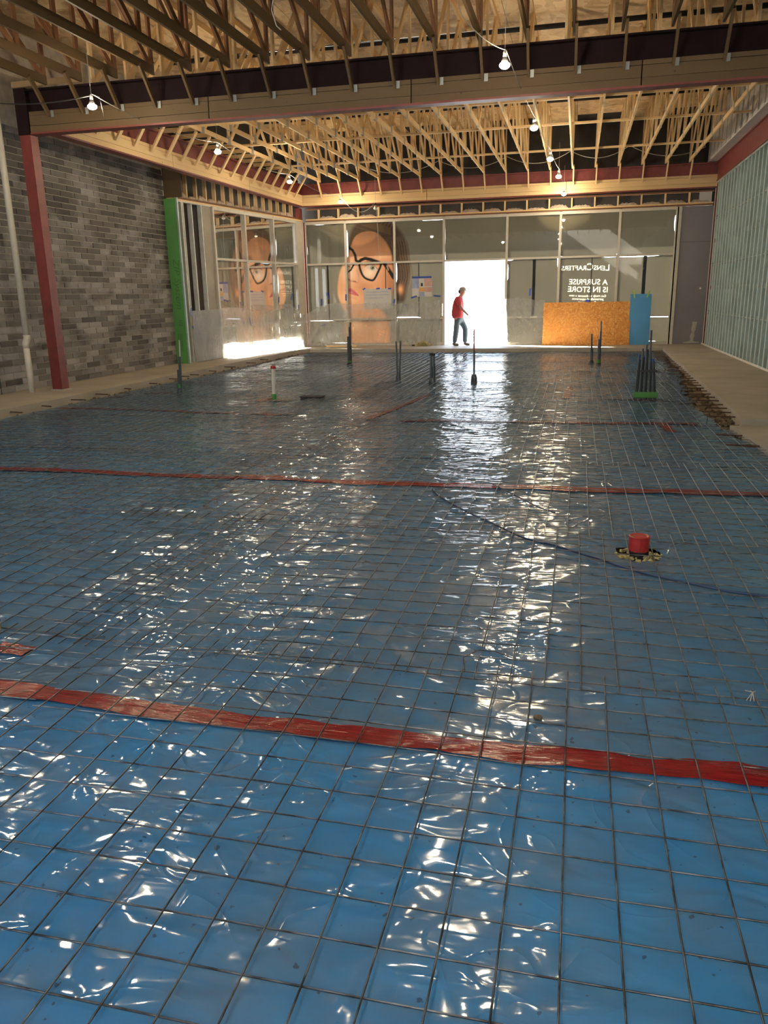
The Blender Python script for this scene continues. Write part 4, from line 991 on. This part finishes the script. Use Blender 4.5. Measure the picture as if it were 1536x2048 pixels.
# ================================================================== CLEAR POLY DRAPES
def drape(label, path, ztop, zbot, mat, amp=.03, frq=7, name='plastic_drape', flare=.0):
    """path: list of (x,y); ztop: function of u"""
    n = 90; m = 36; L = [Vector((p[0], p[1], 0)) for p in path]; lens = [0]
    for a, b in zip(L, L[1:]): lens.append(lens[-1] + (b - a).length)
    P = np.zeros((m, n, 3)); sd_ = random.uniform(0, 50)
    for j in range(n):
        u = j / (n - 1); s_ = u * lens[-1]; k = max(i for i in range(len(lens) - 1) if lens[i] <= s_ + 1e-6); tt = (s_ - lens[k]) / (lens[k + 1] - lens[k])
        p = L[k] + (L[k + 1] - L[k]) * tt; d = (L[k + 1] - L[k]).normalized(); nn = Vector((d.y, -d.x, 0)); zt = ztop(u)
        for i in range(m):
            v = i / (m - 1); z = zt + (zbot - zt) * v
            w_ = amp * (fbm(np.array([s_ * frq * .35 + sd_ + v * 1.2]), np.array([v * 2.2 + sd_]), 4)[0] - .45) * 2.4 * (.25 + v)
            q = p + nn * (w_ + .03 + flare * v * v); P[i, j] = (q.x + d.x * w_ * .5, q.y + d.y * w_ * .5, z)
    o = link(name, grid_mesh(name, P, mat)); tag(o, label, 'plastic sheet'); return o
def wpt(s_, off=.06): q = W(s_, 0, off); return (q.x, q.y)
drape('clear plastic drape over the lower panes of the left storefront', [wpt(-.25), wpt(4.35)], lambda u: 1.42 - .12 * u + .05 * math.sin(u * 9), S + .01, 'clear_poly', flare=.05)
drape('milky crumpled plastic wrapped over the wall studs beside the left storefront', [wpt(-1.42), wpt(-.16)], lambda u: 1.40 + .02 * u, S + .01, 'milky_poly', .02, 14)
drape('clear plastic drape bunched around the corner column', [wpt(3.7, .10), (-8.62, 24.80), (-7.9, 25.12)], lambda u: 1.30 + .16 * math.cos(u * 6.3), S + .01, 'clear_poly', .07, 6, flare=.06)
drape('clear plastic drape hung across the portrait window', [(-7.95, 25.26), (-5.72, 25.26)], lambda u: 1.46 + .02 * math.sin(u * 12), S + .06, 'clear_poly', .02, 5)
drape('clear plastic drape between the portrait window and the doorway', [(-5.70, 25.26), (-4.25, 25.26)], lambda u: 1.40 + .10 * u + .03 * math.sin(u * 15), S + .02, 'clear_poly', .05, 12, flare=.04)
drape('clear plastic drape right of the doorway', [(-2.22, 25.26), (-.98, 25.26)], lambda u: 1.50 + .05 * math.sin(u * 5) - .0 * u, S + .03, 'clear_poly', .035, 5, flare=.05)
# blue tape strips holding them
def tp(label, p, L, ang, nrm, mat='blue_tape', w_=.05):
    ux = Vector((-nrm[1], nrm[0], 0)).normalized(); a = math.radians(ang); d = ux * math.cos(a) + Vector((0, 0, 1)) * math.sin(a)
    mb = MB(); mb.bar(Vector(p) - d * L / 2, Vector(p) + d * L / 2, w_, .002, nrm); o = mb.obj('masking_tape', mat, None); tag(o, label, 'tape', 'tape strips holding the drapes')
tapes = [((643, 605), .22, 88), ((656, 592), .22, 110), ((647, 650), .14, 0), ((692, 595), .20, 88), ((728, 578), .10, 30), ((756, 577), .12, 5), ((779, 577), .10, 0), ((788, 605), .22, 80), ((811, 610), .12, -8), ((828, 594), .20, 15), ((874, 592), .22, -5), ((1060, 584), .22, 88)]
for i, (p, L, a) in enumerate(tapes):
    tp('blue masking tape strip on the far storefront, %s from the left' % ORD[i], ony(p[0], p[1], 25.247), L, a, (0, -1, 0))
for i, (sx_, sz_, L, a) in enumerate(((-1.45, 1.38, .20, 80), (-1.40, .98, .16, -25), (1.0, 1.36, .12, 60), (1.35, 1.05, .26, -70), (3.1, 1.62, .18, 85), (4.35, 1.36, .2, 88), (3.75, 1.30, .12, 70))):
    tp('blue masking tape strip on the left storefront, %s from the left' % ORD[i], W(sx_, sz_, .075), L, a, tuple(N))
# papers
def sheet(name, label, px0, py0, px1, py1, mat, Y=25.20, parts=()):
    a = ony(px0, py0, Y); b = ony(px1, py1, Y)
    t_ = thing(name, label, 'paper', tuple(a)); MB().bb((a.x, Y, b.z), (b.x, Y + .004, a.z)).obj('sheet', mat, t_)
    for (u0, v0, u1, v1, mm) in parts:
        MB().bb((a.x + (b.x - a.x) * u0, Y - .003, a.z + (b.z - a.z) * v1), (a.x + (b.x - a.x) * u1, Y, a.z + (b.z - a.z) * v0)).obj('panel', mm, t_)
    return t_
sheet('notice_board', 'posted permit papers in blue, pink and orange left of the doorway', 824, 556, 864, 593, 'paper_white', 25.313,
      [(0, .02, .34, .55, 'paper_blue'), (.02, .6, .34, .98, 'paper_white'), (.62, .05, 1, .45, 'paper_pink'), (.62, .5, 1, .75, 'paper_pink'), (.36, .52, .62, .72, 'paper_orange'), (.38, .75, .62, .98, 'paper_blue'), (.44, .28, .54, .45, 'felt_black'), (.64, .80, .98, .98, 'paper_white'), (0, -.08, .98, .03, 'blue_tape')])
sheet('paper_sheet', 'large pale sheet taped over the lips of the portrait', 727, 578, 783, 617, 'paper_white', 25.313, [(.08, .15, .9, .17, 'paper_blue'), (.08, .3, .9, .32, 'paper_blue'), (.08, .45, .7, .47, 'paper_blue')])
# chipboard and blue board leaning on the window
def lean(name, label, cat, x0, x1, z1, mat, thick=.014, Yb=24.98, Yt=25.18):
    mb = MB(); mb.v = [(x0, Yb, S + .001), (x1, Yb, S + .001), (x1, Yt, z1), (x0, Yt, z1), (x0, Yb + thick, S + .001), (x1, Yb + thick, S + .001), (x1, Yt + thick, z1), (x0, Yt + thick, z1)]
    mb.f = [(0, 1, 2, 3), (7, 6, 5, 4), (0, 4, 5, 1), (1, 5, 6, 2), (2, 6, 7, 3), (3, 7, 4, 0)]
    o = mb.obj(name, mat, None); tag(o, label, cat); return o
lean('chipboard_sheet', 'orange-brown chipboard sheet leaning on the far storefront', 'board', -1.03, 1.53, 1.385, 'osb_board')
bb_ = thing('foam_board', 'bright blue board with two lime tape tabs leaning at right of the chipboard', 'board', (1.78, 25.0, S))
o = lean('panel', '', '', 1.50, 2.10, 1.59, 'blue_board', .03, 25.02, 25.17); o.parent = bb_; o.location = -Vector((1.78, 25.0, S)); del o['label']; del o['category']
for x, a in ((1.60, 100), (2.0, 70)):
    ar = math.radians(a); d = Vector((math.cos(ar), 0, math.sin(ar))); MB().bar(Vector((x, 25.145, 1.57)) - d * .09, Vector((x, 25.145, 1.57)) + d * .13, .035, .003, (0, -1, 0)).obj('tape_tab', 'lime_tape', bb_)
o = MB().box((.26, 25.10, 1.42), (.12, .004, .07)).obj('masking_tape', 'blue_tape', None); tag(o, 'blue tape square peeking above the chipboard sheet', 'tape')
# debris pile
mb = MB()
for i in range(120):
    a = random.uniform(0, 2 * PI); r = random.uniform(0, .26) * random.random() ** .3; x = -4.72 + r * math.cos(a) * 1.2; y = 24.85 + r * math.sin(a) * .5; z = S + .02 + random.uniform(0, .14) * (1 - r / .28)
    d = Vector((random.uniform(-1, 1), random.uniform(-1, 1), random.uniform(-.5, .5))).normalized() * .07
    mb.bar(Vector((x, y, z)) - d, Vector((x, y, z)) + d, .016, .008)
o = mb.obj('debris_pile', 'straw', None); o['kind'] = 'stuff'; tag(o, 'tangled yellowish strapping scraps on the ledge left of the doorway', 'debris')
o = MB().bar((-7.9, 24.75, S + .02), (-6.9, 24.8, S + .02), .09, .038).obj('lumber_offcut', 'pine', None); tag(o, 'short lumber offcut lying on the ledge below the portrait window', 'board')
o = MB().box((-5.05, 24.85, S + .025), (.08, .06, .045)).obj('wood_block', 'felt_black', None); tag(o, 'small black block left of the scrap pile', 'block')

# ================================================================== DOWNPIPE AND CONDUIT ON THE BRICK WALL
dp = thing('downpipe', 'white plastic drain pipe before the brick wall, left of the red column', 'pipe', (-9.42, 12.2, S))
MB().tube([(-9.42, 12.2, 1.05), (-9.42, 12.2, 6.3)], .055, 14).obj('pipe', 'pvc_white', dp, smooth=True)
MB().tube([(-9.42, 12.2, 1.12), (-9.42, 12.2, 1.06), (-9.46, 12.2, .98), (-9.46, 12.2, .90)], .062, 14).obj('elbow', 'pvc_white', dp, smooth=True)
MB().tube([(-9.46, 12.2, S), (-9.46, 12.2, .94)], .055, 14).obj('pipe', 'pvc_white', dp, smooth=True)
cp = thing('conduit', 'grey electrical conduit rising at the far left on the brick wall', 'conduit', (-9.70, 11.65, S))
MB().tube([(-9.72, 11.95, 2.6), (-9.72, 11.95, 5.6)], .022, 8).obj('pipe', 'galvanised', cp, smooth=True)

# ================================================================== LAMPS AND CORDS
def lamp(x, y, z, label, lit=True, hang=None):
    t_ = thing('work_lamp', label, 'lamp', (x, y, z), 'string work lamps')
    MB().lathe((x, y, z + .035), [(.046, 0), (.042, .02), (.030, .05), (.022, .07)], 16).obj('reflector', 'gusset_steel', t_, smooth=True)
    MB().lathe((x, y, z + .10), [(.022, 0), (.024, .01), (.022, .06), (.012, .075)], 12).obj('socket', 'white_metal' if lit else 'dark_metal', t_, smooth=True)
    MB().lathe((x, y, z - .028), [(.012, 0), (.040, .008), (.060, .026), (.066, .045), (.056, .060), (.044, .066)], 16).obj('bulb', 'lamp_glow' if lit else 'white_metal', t_, smooth=True, label='glowing bulb' if lit else 'unlit bulb')
    MB().tube([(x, y, z + .17), (x, y, hang or ZC + .02)], .0035, 5).obj('hanger', 'cord_grey', t_)
    return t_
LA = [(-1.01, 10.75, 4.35), (-.865, 14.7, 4.35), (-.71, 18.05, 4.35), (-.60, 20.7, 4.35), (-.54, 24.3, 4.35)]
LB = [(-7.04, 11.24, 4.40), (-6.91, 15.2, 4.40), (-7.02, 19.5, 4.40), (-7.06, 24.0, 4.40)]
for i, p in enumerate(LA): lamp(*p, 'lit work lamp of the right string, %s from the near end' % ['nearest, before the near beam,' if i == 0 else ORD[i]][0])
for i, p in enumerate(LB): lamp(*p, 'lit work lamp of the left string, %s from the near end' % ['nearest, before the near beam,' if i == 0 else ORD[i]][0])
q = ony(751, 418, 24.3); lamp(q.x, q.y, q.z, 'unlit work lamp between the two strings above the portrait window', False)
for i, (x, y) in enumerate(((-1.1, 6.9), (-1.15, 3.2), (-7.1, 7.2), (-4.1, 6.0))):
    lamp(x, y, 4.35, 'lit work lamp above the picture, %s' % ['over the middle floor', 'over the near right floor', 'over the left floor', 'over the centre floor'][i])
def cord(label, pts, sag=.35, r=.005, mat='cord_grey', n=12):
    P_ = []
    for a, b in zip(pts, pts[1:]):
        a = Vector(a); b = Vector(b)
        for k in range(n): u = k / n; P_.append(a + (b - a) * u - Vector((0, 0, 4 * sag * u * (1 - u))))
    P_.append(Vector(pts[-1])); o = MB().tube(P_, r, 5).obj('cord', mat, None, smooth=True); tag(o, label, 'cord'); return o
up = lambda p: (p[0] + .012, p[1], p[2] + .18)
cord('pale cord sagging between the lamps of the left string', [up(p) for p in LB], .12)
cord('pale cord looping from the left string to the unlit lamp', [up(LB[-1]), (q.x - .012, q.y, q.z + .18)], .35, .007)
cord('pale cord end hanging below the unlit lamp', [(q.x + .014, q.y, q.z + .12), (q.x + .06, q.y, q.z - .6), (q.x + .07, q.y, q.z - 1.3)], .0, .006)
cord('pale cord running along the lamps of the right string', [up(p) for p in LA], .05, .004)
cord('pale cord from the nearest right lamp up into the near-bay trusses', [up(LA[0]), (-1.45, 10.1, 4.75), (-1.60, 9.8, 5.4)], .06)
cord('black cord from the left wall to the nearest left lamp', [(-9.6, 11.4, 4.78), (LB[0][0] - .01, LB[0][1], LB[0][2] + .16)], .12, .009, 'black_cord')
cord('cord end dangling at the nearest left lamp', [up(LB[0]), (LB[0][0] + .16, 11.2, 4.52), (LB[0][0] + .24, 11.15, 4.20)], .0, .004, 'black_cord')
cord('white cable looping on the dark felt above the far beam', [(-6.5, 24.7, 5.45), (-4.2, 24.7, 5.5), (-2.2, 24.7, 5.5), (-.4, 24.7, 5.55), (1.2, 24.7, 5.6), (3.2, 24.7, 5.45)], .25, .009, 'white_metal')
cord('metal hook loop hanging from the near-bay trusses at top', [ony(548, -10, 9.3), ony(543, 20, 9.3), ony(553, 52, 9.3), ony(562, 60, 9.3)], .0, .006, 'cord_grey')

# ================================================================== PERSON
SCL = {'shirt': 1.32, 'jeans': 1.30, 'body': 1.10, 'boot': 1.25, 'hair': 1.2}
def skin_body(name, pts, edges_, mat, parent, root=0, sub=2):
    me = bpy.data.meshes.new(name); me.from_pydata([p[:3] for p in pts], edges_, []); o = link(name, me, parent)
    md = o.modifiers.new('skin', 'SKIN'); md.use_smooth_shade = True
    for i, p in enumerate(pts):
        r = p[3]; k_ = SCL.get(name, 1.0); o.data.skin_vertices[0].data[i].radius = (r * k_, r * k_)
    o.data.skin_vertices[0].data[root].use_root = True
    ms = o.modifiers.new('sub', 'SUBSURF'); ms.levels = sub; ms.render_levels = sub
    dg = bpy.context.evaluated_depsgraph_get(); dg.update(); m2 = bpy.data.meshes.new_from_object(o.evaluated_get(dg)); o.modifiers.clear(); o.data = m2
    m2.materials.clear(); m2.materials.append(MATS[mat]); m2.polygons.foreach_set('use_smooth', [True] * len(m2.polygons)); m2.name = name
    return o
PX, PY = -3.62, 25.0
pe = thing('person', 'person in red shirt, jeans and cap walking through the bright doorway', 'person', (PX, PY, S))
def pp(x, y, z, r): return (PX + x, PY + y, S + z, r)
# whole body figure (skin); x = walking direction, -y = towards the camera
body = [pp(-.02, 0, .93, .13), pp(-.03, 0, 1.12, .12), pp(-.01, 0, 1.32, .135), pp(.04, 0, 1.46, .08), pp(.08, -.0, 1.52, .058), pp(.11, 0, 1.60, .092), pp(.12, 0, 1.68, .098),
        pp(.0, -.17, 1.41, .058), pp(.10, -.21, 1.16, .040), pp(.27, -.20, .98, .030), pp(.33, -.19, .92, .026),
        pp(-.02, .17, 1.40, .058), pp(-.07, .22, 1.14, .040), pp(.02, .22, .92, .030), pp(.05, .22, .85, .026),
        pp(-.05, -.09, .86, .085), pp(-.06, -.09, .50, .058), pp(-.13, -.09, .12, .042), pp(-.13, -.09, .05, .04), pp(.02, -.09, .035, .034),
        pp(.05, .09, .86, .085), pp(.21, .09, .52, .058), pp(.20, .09, .13, .042), pp(.20, .09, .05, .04), pp(.34, .09, .045, .034)]
ed = [(0, 1), (1, 2), (2, 3), (3, 4), (4, 5), (5, 6), (2, 7), (7, 8), (8, 9), (9, 10), (2, 11), (11, 12), (12, 13), (13, 14), (0, 15), (15, 16), (16, 17), (17, 18), (18, 19), (0, 20), (20, 21), (21, 22), (22, 23), (23, 24)]
skin_body('body', body, ed, 'skin', pe)
# hands
for (hx, hy, hz_, dx) in ((.33, -.19, .92, 1), (.05, .22, .85, .3)):
    mb_p = []; 
    for k in range(4):
        a = pp(hx + .012 * dx, hy + .012 * (k - 1.5) * 1.4, hz_ - .02, .009); b = pp(hx + .045 * dx, hy + .014 * (k - 1.5) * 1.4, hz_ - .065 - .006 * (k in (1, 2)), .008); c_ = pp(hx + .058 * dx, hy + .013 * (k - 1.5) * 1.4, hz_ - .10 - .006 * (k in (1, 2)), .0065)
        skin_body('finger', [a, b, c_], [(0, 1), (1, 2)], 'skin', pe, 0, 1)
    skin_body('thumb', [pp(hx + .02, hy - .02, hz_ - .01, .010), pp(hx + .055, hy - .03, hz_ - .03, .008), pp(hx + .07, hy - .03, hz_ - .055, .007)], [(0, 1), (1, 2)], 'skin', pe, 0, 1)
# clothing
shirt = [pp(-.03, 0, .80, .150), pp(-.035, 0, .95, .158), pp(-.04, 0, 1.12, .152), pp(-.01, 0, 1.32, .158), pp(.045, 0, 1.47, .080), pp(0, -.175, 1.42, .080), pp(.06, -.21, 1.22, .062), pp(-.02, .175, 1.41, .080), pp(-.05, .22, 1.20, .062)]
skin_body('shirt', shirt, [(0, 1), (1, 2), (2, 3), (3, 4), (3, 5), (5, 6), (3, 7), (7, 8)], 'red_cloth', pe)
jeans = [pp(-.03, 0, .98, .118), pp(-.02, 0, .87, .112), pp(-.045, -.085, .74, .082), pp(-.06, -.09, .50, .074), pp(-.12, -.09, .07, .062), pp(.07, .085, .74, .082), pp(.20, .09, .52, .074), pp(.19, .09, .07, .062)]
skin_body('jeans', jeans, [(0, 1), (1, 2), (2, 3), (3, 4), (1, 5), (5, 6), (6, 7)], 'denim', pe)
for (x, y, z) in ((-.13, -.09, 0), (.20, .09, .0)):
    skin_body('boot', [pp(x - .02, y, .11, .056), pp(x - .02, y, .045, .045), pp(x + .08, y, .04, .042), pp(x + .16, y, .032, .034)], [(0, 1), (1, 2), (2, 3)], 'boot', pe, 0, 1)
MB().lathe(tuple(pp(.115, 0, 1.655, 0)[:3]), [(.100, -.005), (.108, .03), (.108, .07), (.090, .105), (.050, .125), (.01, .132)], 20).obj('cap', 'cap_cloth', pe, smooth=True)
MB().box(pp(.245, 0, 1.672, 0)[:3], (.13, .15, .012), Matrix.Rotation(.2, 3, 'Y')).obj('cap_brim', 'cap_cloth', pe)
skin_body('hair', [pp(.065, 0, 1.70, .080), pp(.045, 0, 1.63, .066), pp(.045, 0, 1.57, .05)], [(0, 1), (1, 2)], 'hair', pe, 0, 1)
MB().bar(pp(.205, 0, 1.68, 0)[:3], pp(.232, 0, 1.64, 0)[:3], .022, .025).obj('nose', 'skin', pe)
for sy_ in (-1, 1):
    MB().lathe(pp(.192, .036 * sy_, 1.675, 0)[:3], [(.004, 0), (.012, .006), (.012, .014), (.004, .02)], 8).obj('eye', 'white_metal', pe)
    MB().box(pp(.11, .088 * sy_, 1.655, 0)[:3], (.03, .02, .06)).obj('ear', 'skin', pe)
MB().box(pp(.205, 0, 1.605, 0)[:3], (.01, .05, .010)).obj('mouth', 'red_cloth', pe)
